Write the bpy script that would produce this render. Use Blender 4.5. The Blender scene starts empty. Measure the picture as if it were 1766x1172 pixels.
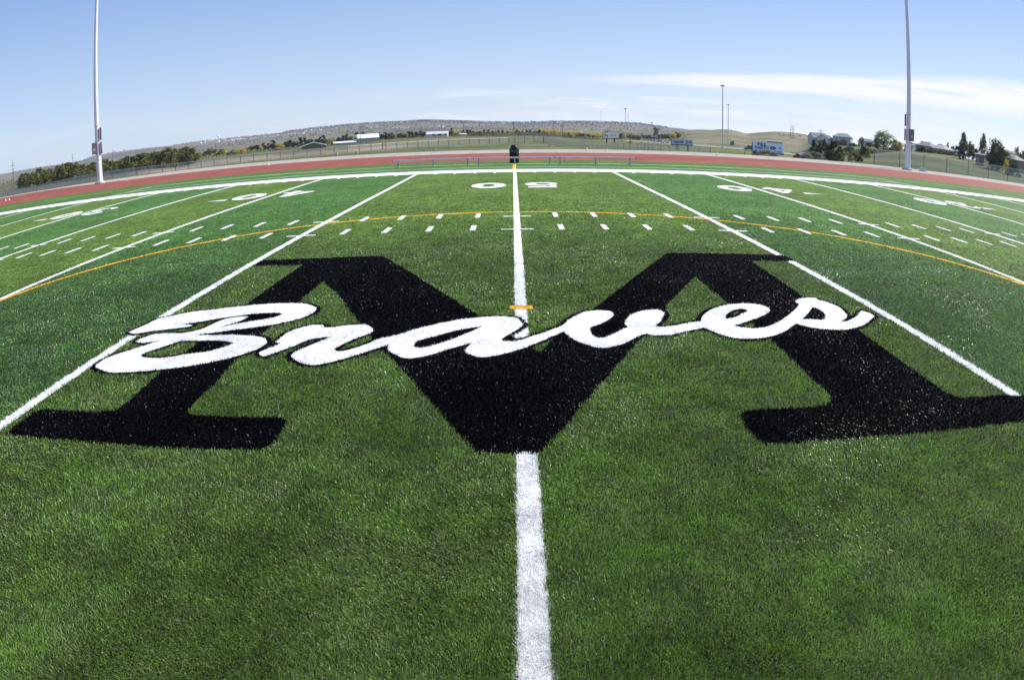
import bpy, math, random
import numpy as np
from mathutils import Matrix, Vector
random.seed(7); RNG = np.random.default_rng(11)
R = math.radians
S = bpy.context.scene; COL = S.collection

# ---------------------------------------------------------------- camera (16 mm equisolid fisheye, 2.06 m up)
CAM = np.array([-0.0662, -7.7843, 2.0628]); YAW, PITCH, ROLL, KF = -0.00521, 0.307697, -0.013552, 0.83911
def axes():
    cy, sy = math.cos(YAW), math.sin(YAW)
    f = np.array([sy*math.cos(PITCH), cy*math.cos(PITCH), -math.sin(PITCH)])
    r0 = np.array([cy, -sy, 0.0]); u0 = np.cross(r0, f)
    return (math.cos(ROLL)*r0+math.sin(ROLL)*u0, -math.sin(ROLL)*r0+math.cos(ROLL)*u0, f)
AR, AU, AF = axes()
cam = bpy.data.cameras.new('camera'); camo = bpy.data.objects.new('camera', cam); COL.objects.link(camo)
cam.type = 'PANO'; cam.panorama_type = 'FISHEYE_EQUISOLID'
cam.sensor_fit = 'HORIZONTAL'; cam.sensor_width = 23.6; cam.sensor_height = 23.6*679/1024
cam.fisheye_lens = (1000/KF)*23.6/1766; cam.fisheye_fov = math.pi
cam.clip_start = 0.05; cam.clip_end = 20000
m = Matrix.Identity(4)
for i in range(3): m[i][0], m[i][1], m[i][2], m[i][3] = AR[i], AU[i], -AF[i], CAM[i]
camo.matrix_world = m; S.camera = camo

# ---------------------------------------------------------------- sky, sun, exposure
SUN_AZ, SUN_EL = 68.0, 38.0            # azimuth clockwise from +Y
S.view_settings.view_transform = 'Standard'; S.view_settings.look = 'None'
S.view_settings.exposure = 0.62; S.view_settings.gamma = 1.0
S.cycles.max_bounces = 6; S.cycles.diffuse_bounces = 3; S.cycles.transparent_max_bounces = 12
S.cycles.volume_bounces = 0
W = bpy.data.worlds.new('World'); S.world = W; W.use_nodes = True
class NT:
    def __init__(s, t): s.t = t
    def n(s, typ, **kw):
        nd = s.t.nodes.new(typ)
        for k, v in kw.items():
            if k.startswith('i_'): nd.inputs[int(k[2:])].default_value = v
            else: setattr(nd, k, v)
        return nd
    def l(s, a, b): s.t.links.new(a, b)
    def math(s, op, a, b=None, c=None, clamp=False):
        nd = s.t.nodes.new('ShaderNodeMath'); nd.operation = op; nd.use_clamp = clamp
        for i, v in enumerate((a, b, c)):
            if v is None: continue
            if isinstance(v, (int, float)): nd.inputs[i].default_value = v
            else: s.t.links.new(v, nd.inputs[i])
        return nd.outputs[0]
    def mix(s, f, a, b, mode='MIX'):
        nd = s.t.nodes.new('ShaderNodeMix'); nd.data_type = 'RGBA'; nd.blend_type = mode
        for i, v in ((0, f), (6, a), (7, b)):
            if isinstance(v, (int, float)): nd.inputs[i].default_value = v
            elif isinstance(v, tuple): nd.inputs[i].default_value = (*v, 1) if len(v) == 3 else v
            else: s.t.links.new(v, nd.inputs[i])
        return nd.outputs[2]
    def smooth(s, v, a, b, lo=0.0, hi=1.0):
        nd = s.t.nodes.new('ShaderNodeMapRange'); nd.interpolation_type = 'SMOOTHSTEP'
        s.t.links.new(v, nd.inputs[0])
        for i, x in enumerate((a, b, lo, hi)): nd.inputs[i+1].default_value = x
        return nd.outputs[0]
def world():
    t = NT(W.node_tree); bg = W.node_tree.nodes['Background']
    sky = t.n('ShaderNodeTexSky', sky_type='NISHITA', sun_disc=False, altitude=500.0, air_density=1.0, dust_density=0.6, ozone_density=1.6)
    sky.sun_elevation = R(SUN_EL); sky.sun_rotation = R(SUN_AZ)
    tc = t.n('ShaderNodeTexCoord'); sx = t.n('ShaderNodeSeparateXYZ'); t.l(tc.outputs['Generated'], sx.inputs[0])
    el = t.math('MULTIPLY', t.math('ARCSINE', sx.outputs[2]), 57.2958)
    az = t.math('MULTIPLY', t.math('ARCTAN2', sx.outputs[0], sx.outputs[1]), 57.2958)
    cmb = t.n('ShaderNodeCombineXYZ'); t.l(t.math('MULTIPLY', az, 0.055), cmb.inputs[0]); t.l(t.math('MULTIPLY', el, 0.55), cmb.inputs[1])
    n1 = t.n('ShaderNodeTexNoise', i_2=1.0, i_3=7.0, i_4=0.62); t.l(cmb.outputs[0], n1.inputs[0])
    cmb2 = t.n('ShaderNodeCombineXYZ'); t.l(t.math('MULTIPLY', az, 0.12), cmb2.inputs[0]); t.l(t.math('MULTIPLY', el, 1.5), cmb2.inputs[1]); cmb2.inputs[2].default_value = 4.3
    n2 = t.n('ShaderNodeTexNoise', i_2=1.0, i_3=8.0, i_4=0.65); t.l(cmb2.outputs[0], n2.inputs[0])
    # main streak: rises gently to the right, thickens with azimuth
    wob = t.math('MULTIPLY', t.math('SUBTRACT', n1.outputs[0], 0.5), 2.2)
    cen = t.math('ADD', t.math('MULTIPLY', az, 0.030), 3.75)
    wid = t.math('ADD', t.math('MULTIPLY', t.smooth(az, 6.0, 38.0), 0.85), 0.30)
    dd = t.math('DIVIDE', t.math('ABSOLUTE', t.math('SUBTRACT', t.math('ADD', el, wob), cen)), wid)
    band = t.math('MULTIPLY', t.smooth(dd, 0.45, 1.5, 1.0, 0.0), t.smooth(az, 0.0, 20.0))
    band = t.math('MULTIPLY', band, t.smooth(n2.outputs[0], 0.30, 0.52, 0.30, 1.0))
    low = t.math('MULTIPLY', t.smooth(el, 0.3, 4.6, 1.0, 0.0), t.smooth(az, -8.0, 36.0, 0.15, 0.65))
    low = t.math('MULTIPLY', low, t.smooth(n2.outputs[0], 0.40, 0.60, 0.15, 1.0))
    wisp = t.math('MULTIPLY', t.math('MULTIPLY', t.smooth(n2.outputs[0], 0.50, 0.64), t.smooth(el, 1.6, 4.6, 1.0, 0.0)), t.smooth(az, -25.0, 15.0, 0.2, 0.85))
    hz = t.math('MULTIPLY', t.smooth(el, -1.0, 9.0, 1.0, 0.0), 0.55)
    f = t.math('MAXIMUM', t.math('MAXIMUM', band, low), wisp, clamp=True)
    grad = t.mix(t.smooth(el, -2.0, 20.0), (5.1, 6.4, 7.9), (1.85, 3.35, 6.7))
    c = t.mix(0.72, t.mix(1.0, sky.outputs[0], (1.2, 1.15, 1.35), 'MULTIPLY'), grad)
    c = t.mix(t.math('MULTIPLY', f, 0.9), c, (8.3, 8.35, 8.5))
    t.l(c, bg.inputs[0]); bg.inputs[1].default_value = 0.079
world()
sl = bpy.data.lights.new('sun', 'SUN'); sl.energy = 4.9; sl.angle = R(0.53); sl.color = (1.0, 0.955, 0.89)
so = bpy.data.objects.new('sun', sl); COL.objects.link(so)
SD = Vector((math.sin(R(SUN_AZ))*math.cos(R(SUN_EL)), math.cos(R(SUN_AZ))*math.cos(R(SUN_EL)), math.sin(R(SUN_EL))))
so.rotation_euler = SD.to_track_quat('Z', 'Y').to_euler(); so.location = (40, 20, 60)

# ---------------------------------------------------------------- surveying helpers: photograph pixel -> direction -> place in the world
def ray(px, py):
    px = np.asarray(px, float); py = np.asarray(py, float)
    dx, dy = px-883.0, 586.0-py; r = np.hypot(dx, dy)+1e-9; th = 2*np.arcsin(np.clip(r/1000*KF/2, -1, 1))
    k = np.sin(th)/r
    return (AR*(dx*k)[..., None]+AU*(dy*k)[..., None]+AF*np.cos(th)[..., None])
def azel(px, py):
    d = ray(px, py); return np.degrees(np.arctan2(d[..., 0], d[..., 1])), np.degrees(np.arcsin(d[..., 2]))
def G(px, py, z=0.0):                                    # where the ray meets the plane z
    d = ray(px, py); t = (z-CAM[2])/d[..., 2]
    return np.stack([CAM[0]+t*d[..., 0], CAM[1]+t*d[..., 1]], -1)
def B(px, py, F):                                        # point F metres ahead (along +Y) of the camera
    d = ray(px, py); t = F/d[..., 1]; return CAM+d*np.asarray(t)[..., None]

RINGS = {
 150: [(0,346),(41,338),(68,332.5),(162,312.5),(232,302.8),(306,294.5),(363,287.5),(404,281),(463,275.5),(503,271.7),(564,266.5),(625,262.5),(706,257.8),(766,255),(826,253),(880,251),(937,250),(1000,253),(1100,257.5),(1166,261.5),(1250,266),(1325,271.5),(1400,278),(1440,279),(1487,275),(1520,274),(1560,276),(1620,282),(1683,295),(1766,311)],
 230: [(0,334),(35,326),(85,316.5),(163,305.5),(240,293),(270,289.5),(310,287),(340,280),(400,272.5),(440,268.5),(500,264),(560,259),(600,256.5),(650,251),(700,247.5),(760,246),(840,244),(900,242),(937,242),(1000,247),(1100,253),(1166,258),(1250,263.2),(1325,269),(1400,274),(1440,275),(1487,269.8),(1512,265.8),(1543,262),(1580,262.2),(1611,265),(1654,271.4),(1678,275.6),(1720,285.5),(1766,297)],
 400: [(0,323),(100,308),(200,294),(300,279),(340,273),(380,271),(440,262.5),(480,259),(510,255.5),(600,249.5),(650,242.5),(700,239),(735,236.5),(790,235),(840,235),(900,234),(960,236.5),(1000,240.5),(1060,243.5),(1100,245.5),(1166,250),(1200,252.5),(1250,256.5),(1300,261.5),(1380,269),(1396,262),(1412,250.5),(1440,250),(1487,252),(1520,254),(1560,258),(1600,264),(1700,281),(1766,298)],
 425: [(0,322),(100,307),(200,293),(300,278),(340,272),(380,269.5),(440,261),(480,257.5),(510,254.5),(600,248.7),(650,241.8),(700,238.2),(735,235.8),(790,234.4),(840,234.4),(900,233.4),(960,235.5),(1000,238.5),(1060,240.8),(1100,242.6),(1166,247),(1200,249.2),(1250,253),(1300,257.6),(1380,265.5),(1396,258),(1412,246.5),(1440,247.5),(1487,250),(1520,252.5),(1560,257),(1600,263),(1700,280.5),(1766,297.5)],
 850: [(0,319),(160,296),(340,268.5),(500,250.5),(600,243.5),(700,234.5),(800,231.5),(900,230.5),(1000,234.5),(1060,236),(1100,237),(1130,237),(1160,233.5),(1177,228),(1190,224.2),(1207,223.6),(1227,224.8),(1243,223.6),(1263,224.3),(1280,229),(1286,231.4),(1306,229.2),(1337,227.2),(1357,228.2),(1383,231),(1400,235),(1420,240),(1450,247),(1500,253),(1600,265),(1766,292)],
 1500: [(0,316.5),(160,294),(340,266),(500,246),(600,238),(700,231),(800,228.5),(900,227),(1000,229),(1060,230),(1130,231.5),(1190,231),(1300,237),(1400,245),(1500,254),(1600,266),(1766,293)],
 3400: [(0,301.5),(60,290.5),(100,284.5),(140,277.5),(160,269.5),(200,262.5),(240,257),(290,252),(330,246),(380,241),(430,236),(480,231),(500,227),(540,223),(590,218.7),(640,215.5),(700,212.6),(730,210.5),(790,212),(840,213.5),(905,214.5),(960,212.6),(1000,212.6),(1060,213.6),(1100,214.5),(1140,219.4),(1190,224),(1260,228),(1300,234.5),(1400,243),(1500,253),(1600,265),(1766,291)],
}
FR = sorted(RINGS); AZN = np.linspace(-44, 44, 353)
ELN = []
for F_ in FR:
    p = np.array(RINGS[F_], float); a, e = azel(p[:, 0], p[:, 1]); o = np.argsort(a); ELN.append(np.interp(AZN, a[o], e[o]))
def H(x, y):
    x = np.atleast_1d(np.asarray(x, float)); y = np.atleast_1d(np.asarray(y, float))
    dx, dy = x-CAM[0], y-CAM[1]; az = np.degrees(np.arctan2(dx, dy)); D = np.hypot(dx, dy)
    F = D*np.maximum(np.cos(np.radians(az)), 0.5); azc = np.clip(az, -44, 44); cs = np.maximum(np.cos(np.radians(azc)), 0.5)
    zs = [np.full_like(F, -0.06)]; fs = [66.5]
    for F_, e in zip(FR, ELN):
        zs.append(CAM[2]+F_/cs*np.tan(np.radians(np.interp(azc, AZN, e)))); fs.append(F_)
    zs.append(zs[-1]-15); fs.append(4600); zs.append(zs[-1]*0-120); fs.append(9000)
    out = np.full_like(F, -0.06)
    for i in range(len(fs)-1):
        m_ = (F >= fs[i]) & (F < fs[i+1]); u = (F-fs[i])/(fs[i+1]-fs[i])
        if fs[i] in (850, 1500): u = u*u*(3-2*u)
        out = np.where(m_, zs[i]*(1-u)+zs[i+1]*u, out)
    out = np.where(F >= fs[-1], -120, out)
    out = np.where(F > 66.5, out-0.0, out)
    return out
def hz(x, y): return float(H(x, y)[0])

# ---------------------------------------------------------------- object helpers
def tag(o, label=None, cat=None, group=None, kind=None):
    if label: o['label'] = label
    if cat: o['category'] = cat
    if group: o['group'] = group
    if kind: o['kind'] = kind
    return o
def thing(name, label, cat, loc=(0, 0, 0), rz=0.0, group=None):
    o = bpy.data.objects.new(name, None); o.empty_display_size = 0.3; COL.objects.link(o)
    o.location = loc; o.rotation_euler = (0, 0, rz); return tag(o, label, cat, group)
def mesh_np(name, v, f, mat, n=4, smooth=False):
    me = bpy.data.meshes.new(name); v = np.asarray(v, np.float32); f = np.asarray(f, np.int32)
    me.vertices.add(len(v)); me.vertices.foreach_set('co', v.ravel())
    me.loops.add(f.size); me.loops.foreach_set('vertex_index', f.ravel())
    me.polygons.add(len(f)); me.polygons.foreach_set('loop_start', np.arange(0, f.size, n, dtype=np.int32)); me.polygons.foreach_set('loop_total', np.full(len(f), n, np.int32))
    me.polygons.foreach_set('use_smooth', np.full(len(f), smooth)); me.update(calc_edges=True)
    if mat: me.materials.append(mat)
    return me
def link(name, me, parent=None, loc=None):
    o = bpy.data.objects.new(name, me); COL.objects.link(o)
    if parent: o.parent = parent
    if loc is not None: o.location = loc
    return o
class MB:
    def __init__(s): s.v = []; s.f = []; s.sm = False
    def add(s, v, f): n = len(s.v); s.v += [tuple(map(float, p)) for p in v]; s.f += [tuple(n+i for i in q) for q in f]; return s
    def box(s, x0, x1, y0, y1, z0, z1):
        v = [(x, y, z) for z in (z0, z1) for y in (y0, y1) for x in (x0, x1)]
        return s.add(v, [(0,2,3,1),(4,5,7,6),(0,1,5,4),(2,6,7,3),(0,4,6,2),(1,3,7,5)])
    def bar(s, a, b, w, h=None):                         # square bar from a to b
        a, b = Vector(a), Vector(b); d = (b-a).normalized(); up = Vector((0, 0, 1)) if abs(d.z) < .9 else Vector((0, 1, 0))
        x = d.cross(up).normalized()*w/2; y = d.cross(x).normalized()*(h or w)/2
        v = [a-x-y, a+x-y, a+x+y, a-x+y, b-x-y, b+x-y, b+x+y, b-x+y]
        return s.add(v, [(3,2,1,0),(4,5,6,7),(0,1,5,4),(1,2,6,5),(2,3,7,6),(3,0,4,7)])
    def tube(s, pts, rad, n=12, cap=True):
        pts = [Vector(p) for p in pts]; rad = rad if isinstance(rad, (list, tuple)) else [rad]*len(pts); vs = []; fs = []
        for i, p in enumerate(pts):
            d = (pts[min(i+1, len(pts)-1)]-pts[max(i-1, 0)]).normalized(); up = Vector((0, 0, 1)) if abs(d.z) < .9 else Vector((0, 1, 0))
            x = d.cross(up).normalized(); y = d.cross(x).normalized()
            vs += [p+(x*math.cos(2*math.pi*k/n)+y*math.sin(2*math.pi*k/n))*rad[i] for k in range(n)]
        for i in range(len(pts)-1): fs += [(i*n+k, i*n+(k+1) % n, (i+1)*n+(k+1) % n, (i+1)*n+k) for k in range(n)]
        if cap: fs += [tuple(range(n-1, -1, -1)), tuple((len(pts)-1)*n+k for k in range(n))]
        return s.add(vs, fs)
    def lathe(s, prof, n=24, c=(0, 0)): return s.tube([(c[0], c[1], z) for r, z in prof], [r for r, z in prof], n)
    def prism(s, poly, z0, z1):
        n = len(poly); v = [(x, y, z0) for x, y in poly]+[(x, y, z1) for x, y in poly]
        return s.add(v, [tuple(range(n-1, -1, -1)), tuple(range(n, 2*n))]+[(i, (i+1) % n, n+(i+1) % n, n+i) for i in range(n)])
    def build(s, name, mat, parent=None, smooth=False, loc=None):
        me = bpy.data.meshes.new(name); me.from_pydata(s.v, [], s.f); me.materials.append(mat); me.update()
        if smooth:
            me.polygons.foreach_set('use_smooth', [True]*len(me.polygons))
            try: me.set_sharp_from_angle(angle=R(40))
            except Exception: pass
        return link(name, me, parent, loc)

# ---------------------------------------------------------------- materials
MATS = {}
def mat(name, col, rough=0.7, metal=0.0, var=0.0, scale=3.0, spec=0.4, bump=0.0, col2=None, detail=4.0, stretch=None):
    if name in MATS: return MATS[name]
    m_ = bpy.data.materials.new(name); m_.use_nodes = True; t = NT(m_.node_tree); b = m_.node_tree.nodes['Principled BSDF']
    b.inputs['Base Color'].default_value = (*col, 1); b.inputs['Roughness'].default_value = rough; b.inputs['Metallic'].default_value = metal
    b.inputs['Specular IOR Level'].default_value = spec
    if var or col2 or bump:
        tc = t.n('ShaderNodeTexCoord'); src = tc.outputs['Object']
        if stretch:
            mp = t.n('ShaderNodeMapping'); mp.inputs[3].default_value = stretch; t.l(src, mp.inputs[0]); src = mp.outputs[0]
        nz = t.n('ShaderNodeTexNoise', i_2=scale, i_3=detail, i_4=0.6); t.l(src, nz.inputs[0])
        if col2: c = t.mix(t.smooth(nz.outputs[0], 0.38, 0.62), col, col2)
        else: c = t.mix(1.0, (*col, 1), t.mix(t.smooth(nz.outputs[0], 0.3, 0.7), (1-var,)*3, (1+var,)*3), 'MULTIPLY')
        t.l(c, b.inputs['Base Color'])
        if bump:
            bp = t.n('ShaderNodeBump', i_0=bump, i_1=0.02); t.l(nz.outputs[0], bp.inputs['Height']); t.l(bp.outputs[0], b.inputs['Normal'])
    MATS[name] = m_; return m_
YARD = 0.9144
GA, GB = (0.148, 0.252, 0.036), (0.106, 0.236, 0.046)     # the two greens of the panels
BLACK = (0.004, 0.004, 0.005); WHITE = (0.93, 0.92, 0.89)
def turf_mat(name, fibre, solid=None):
    m_ = bpy.data.materials.new(name); m_.use_nodes = True; t = NT(m_.node_tree); b = m_.node_tree.nodes['Principled BSDF']
    out = m_.node_tree.nodes['Material Output']
    geo = t.n('ShaderNodeNewGeometry'); pos = geo.outputs['Position']
    sx = t.n('ShaderNodeSeparateXYZ'); t.l(pos, sx.inputs[0])
    if solid: c = solid; cc = t.n('ShaderNodeRGB'); cc.outputs[0].default_value = (*solid, 1); c = cc.outputs[0]
    else:
        par = t.math('MODULO', t.math('FLOOR', t.math('DIVIDE', t.math('ABSOLUTE', sx.outputs[0]), 5*YARD)), 2.0)
        par = t.math('MAXIMUM', par, t.math('GREATER_THAN', sx.outputs[1], 26.3))
        c = t.mix(par, GA, GB)
    k = 1.0 if fibre else (0.60 if solid is None else 0.95)
    # mottling: big soft patches, hand-sized tufts, single-fibre grain
    n1 = t.n('ShaderNodeTexNoise', i_2=0.45, i_3=3.0, i_4=0.55); t.l(pos, n1.inputs[0])
    n2 = t.n('ShaderNodeTexNoise', i_2=3.2, i_3=7.0, i_4=0.68); t.l(pos, n2.inputs[0])
    amp = 0.14 if solid else 0.34
    f = t.math('MULTIPLY', t.smooth(n1.outputs[0], 0.3, 0.7, k*(1-amp*0.5), k*(1+amp*0.5)), t.smooth(n2.outputs[0], 0.32, 0.68, 1-amp*.95, 1+amp*.95))
    if not fibre:
        mp = t.n('ShaderNodeMapping'); mp.inputs[3].default_value = (1.0, 0.35, 1.0); t.l(pos, mp.inputs[0])
        n3 = t.n('ShaderNodeTexNoise', i_2=26.0, i_3=3.0, i_4=0.7); t.l(mp.outputs[0], n3.inputs[0])
        g = 0.10 if solid else 0.38
        f = t.math('MULTIPLY', f, t.smooth(n3.outputs[0], 0.34, 0.66, 1-g, 1+g))
    else:
        vor = t.n('ShaderNodeObjectInfo')
        f = t.math('MULTIPLY', f, t.math('ADD', t.math('MULTIPLY', geo.outputs['Random Per Island'], 1.4), 0.34) if not solid else t.math('ADD', t.math('MULTIPLY', geo.outputs['Random Per Island'], 0.16), 0.90))
    cv = t.n('ShaderNodeCombineXYZ'); [t.l(f, cv.inputs[i]) for i in range(3)]
    c = t.mix(1.0, c, cv.outputs[0], 'MULTIPLY')
    if not fibre and solid != BLACK:                      # backing darkened nearby: painted shade between fibres, with dark rubber infill
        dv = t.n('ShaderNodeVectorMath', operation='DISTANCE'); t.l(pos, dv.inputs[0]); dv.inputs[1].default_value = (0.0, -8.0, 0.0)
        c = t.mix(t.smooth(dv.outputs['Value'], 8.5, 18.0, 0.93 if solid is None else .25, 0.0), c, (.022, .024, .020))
    if fibre and solid != WHITE: c = t.mix(t.math('GREATER_THAN', geo.outputs['Random Per Island'], .986 if solid is None else .996), c, (.46, .50, .40) if solid is None else (.36, .36, .38))  # a few scattered fibres painted pale to imitate glints
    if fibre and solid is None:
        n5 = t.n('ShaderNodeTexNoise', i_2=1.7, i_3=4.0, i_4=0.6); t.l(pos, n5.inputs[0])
        c = t.mix(t.math('MULTIPLY', t.math('GREATER_THAN', t.math('FRACT', t.math('MULTIPLY', geo.outputs['Random Per Island'], 17.3)), .76), t.smooth(n5.outputs[0], .38, .62, .1, 1.0)), c, (.33, .38, .17))  # pale olive share of fibres: highlights put into the colour
    t.l(c, b.inputs['Base Color'])
    b.inputs['Roughness'].default_value = 0.34 if fibre else 0.85
    b.inputs['Specular IOR Level'].default_value = (0.13 if solid == BLACK else 0.38) if fibre else (0.03 if solid == BLACK else 0.14)
    if fibre:
        tr = t.n('ShaderNodeBsdfTranslucent'); t.l(c, tr.inputs[0]); mx = t.n('ShaderNodeMixShader'); mx.inputs[0].default_value = 0.3
        t.l(b.outputs[0], mx.inputs[1]); t.l(tr.outputs[0], mx.inputs[2]); t.l(mx.outputs[0], out.inputs[0])
    return m_
ORANGE, CREAM = (0.85, 0.47, 0.04), (0.72, 0.70, 0.40)
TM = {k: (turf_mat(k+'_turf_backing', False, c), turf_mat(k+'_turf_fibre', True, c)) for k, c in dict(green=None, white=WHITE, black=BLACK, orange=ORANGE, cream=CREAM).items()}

# ---------------------------------------------------------------- field markings: polygons in metres, traced on the turf plane
def zs(x, y):                                            # pile plane is z=0; near the camera the backing lies under the fibres
    d = np.hypot(np.asarray(x)-CAM[0], np.asarray(y)-CAM[1]); u = np.clip((d-25)/6, 0, 1); return -0.020*(1-u)
def catmull(p, n=4):
    p = np.asarray(p, float); N = len(p); out = []
    for i in range(N):
        a, b_, c, d = p[i-1], p[i], p[(i+1) % N], p[(i+2) % N]
        v1, v2 = b_-a, c-b_; v3 = d-c
        cosb = v1@v2/(np.linalg.norm(v1)*np.linalg.norm(v2)+1e-9); cosc = v2@v3/(np.linalg.norm(v2)*np.linalg.norm(v3)+1e-9)
        t1 = (c-a)/2 if cosb > 0.3 else v2*0.9; t2 = (d-b_)/2 if cosc > 0.3 else v2*0.9
        L2 = np.linalg.norm(v2); t1 = t1*min(1, L2*1.2/(np.linalg.norm(t1)+1e-9)); t2 = t2*min(1, L2*1.2/(np.linalg.norm(t2)+1e-9))
        for k in range(n):
            s = k/n; out.append((2*s**3-3*s*s+1)*b_+(s**3-2*s*s+s)*t1+(-2*s**3+3*s*s)*c+(s**3-s*s)*t2)
    return np.array(out)
def inpoly(P, poly):
    x, y = P[:, 0], P[:, 1]; c = np.zeros(len(P), bool); q = np.roll(poly, -1, 0)
    for (x1, y1), (x2, y2) in zip(poly, q):
        if y1 == y2: continue
        m_ = (y1 > y) != (y2 > y); c ^= m_ & (x < (x2-x1)*(y-y1)/(y2-y1)+x1)
    return c
Z = lambda ox, oy, s, pts: [(ox+a/s, oy+b_/s) for a, b_ in pts]
q = 7.325
SCR = (Z(350,500,q,[(910,650),(960,615),(1020,560),(1100,515),(1230,470),(1380,435),(1510,430)])
 + Z(480,500,q,[(575,437),(597,462),(700,460),(850,440),(1060,425),(1150,445),(1193,488),(1180,525),(1080,565),(950,610),(830,665),(740,710),(700,742),(765,763),(880,745),(1000,710),(1150,660)])
 + Z(650,500,q,[(0,615),(120,590),(300,545),(450,495),(650,445),(850,400),(1050,365),(1200,345),(1400,328),(1600,325)])
 + Z(800,500,q,[(640,340),(700,365),(720,395),(748,428),(715,462),(640,510),(550,560),(480,608),(505,634),(620,640),(700,625),(850,580),(1000,530),(1150,475),(1250,435),(1320,370),(1420,310)])
 + Z(950,480,q,[(450,410),(560,397),(650,395),(750,405),(795,440),(770,478),(700,525),(600,575),(500,610),(505,670),(550,728),(620,745),(700,730),(850,660),(970,600),(935,568),(942,520),(1000,460),(1100,413),(1200,392),(1320,384),(1400,400),(1430,432),(1410,490),(1370,545),(1320,582),(1340,600),(1450,603),(1600,580)])
 + Z(1130,480,q,[(450,545),(560,535),(582,515),(605,460),(680,400),(800,352),(950,320),(1150,308),(1350,330),(1435,368),(1450,400),(1400,440),(1300,485),(1150,540),(1050,570),(980,582),(1060,602),(1150,615),(1250,620),(1400,600),(1550,545)])
 + Z(1300,480,q,[(440,455),(520,385),(577,320),(560,305),(525,285),(540,265),(600,245),(700,234),(790,240),(820,262),(950,300),(1080,355),(1150,415),(1180,460),(1160,500),(1085,542),(1180,530),(1260,495),(1320,450),(1357,403),(1410,412),(1520,460),(1490,500),(1420,560),(1300,610),(1150,638),(950,635),(750,615),(600,580),(540,558),(480,600),(380,665),(250,710),(100,742)])
 + Z(1130,480,q,[(1100,752),(950,732),(800,688),(700,645),(620,612),(500,635),(350,665),(200,700)])
 + Z(950,480,q,[(1318,708),(1200,692),(1120,710),(1000,775),(880,825),(720,862),(580,860),(450,825),(300,765),(200,697),(162,655),(80,697)])
 + Z(800,500,q,[(1100,580),(980,635),(850,685),(700,740),(500,795),(350,825),(200,835),(80,802),(25,760),(42,715),(110,655)])
 + Z(650,500,q,[(1050,695),(880,745),(700,800),(500,845),(350,848),(220,800),(150,750),(140,715),(148,682),(70,705)])
 + Z(480,500,q,[(1200,740),(1050,790),(900,835),(700,890),(500,930),(400,935),(300,915),(200,862),(165,820),(200,778),(330,720),(450,665),(600,610),(670,580),(550,590),(420,610),(300,650),(200,695),(60,745)])
 + Z(350,500,q,[(900,785),(820,815),(760,828),(715,805),(715,772),(780,745),(900,700),(985,660)]))
BSH = (Z(150,500,q,[(545,520),(600,490),(740,430),(900,355),(1060,320),(1250,280),(1450,252)])
 + Z(350,500,q,[(100,245),(300,215),(560,190),(800,168),(1050,158),(1250,162),(1370,185),(1433,225),(1400,270),(1300,325),(1150,372),(950,415),(800,440),(600,468),(400,492),(200,520),(0,545)])
 + Z(150,500,q,[(1380,559),(1500,562),(1600,562)])
 + Z(350,500,q,[(250,560),(500,562),(700,578),(780,605),(808,640),(790,672),(700,730),(560,780),(420,825),(200,880),(0,918)])
 + Z(150,500,q,[(1250,955),(1000,985),(700,1015),(400,1032),(250,1020),(150,985),(105,955),(150,910),(250,850),(380,800),(560,745),(700,700),(850,655),(915,632),(780,648),(680,658),(625,640),(680,605),(760,575),(850,550),(980,537),(1200,535),(1350,510),(1465,478)])
 + Z(350,500,q,[(100,430),(200,385),(330,345),(460,330),(580,322),(500,368),(380,410),(280,440),(210,468),(350,432),(550,395),(750,365),(900,335),(1003,296),(950,280),(800,280),(600,295),(450,315),(250,342),(0,385)])
 + Z(150,500,q,[(1400,395),(1300,410),(1200,422),(1342,430),(1300,450),(1200,465),(1000,490),(800,512),(640,540),(560,537)]))
HOLES = [Z(150,500,q,[(682,820),(760,775),(950,710),(1100,660),(1200,632),(1400,630),(1600,628)])+Z(350,500,q,[(150,626),(280,635),(378,655),(330,690),(200,730),(40,770)])+Z(150,500,q,[(1400,782),(1250,802),(1050,835),(900,848),(760,845)]),
 Z(650,500,q,[(465,690),(500,642),(600,605),(750,570),(900,525),(1050,490),(1200,465),(1335,450),(1200,510),(1050,570),(950,612),(800,662),(650,705),(540,722),(480,712)]),
 Z(1130,480,q,[(890,500),(895,455),(950,410),(1020,382),(1100,375),(1170,395),(1120,430),(1020,475),(960,492)]),
 Z(1300,480,q,[(600,505),(650,470),(705,405),(740,355),(800,370),(865,405),(907,455),(902,493),(865,515),(750,508)])]
LEM = [(438,456.8),(444,451),(453.3,447.4),(548,443.5),(659.3,439.7),(704,465.3),(827,543.3),(930,606),(945.4,590.7),(1022,531.8),(1096.4,474.2),(1150.2,434.6),(1200,435),(1310,437.1),(1348.5,438.4),(1362,443),(1371.5,447.6),(1363.8,448.6),(1294.7,447.9),(1328,470.4),(1389.4,511.3),(1481.5,567.6),(1532.7,604.8),(1583.5,640.6),(1620.9,667),(1642.6,679.4),(1661.3,683.2),(1683,681.6),(1729.9,678.8),(1760,679.4),(1766,679.6)]
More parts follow.
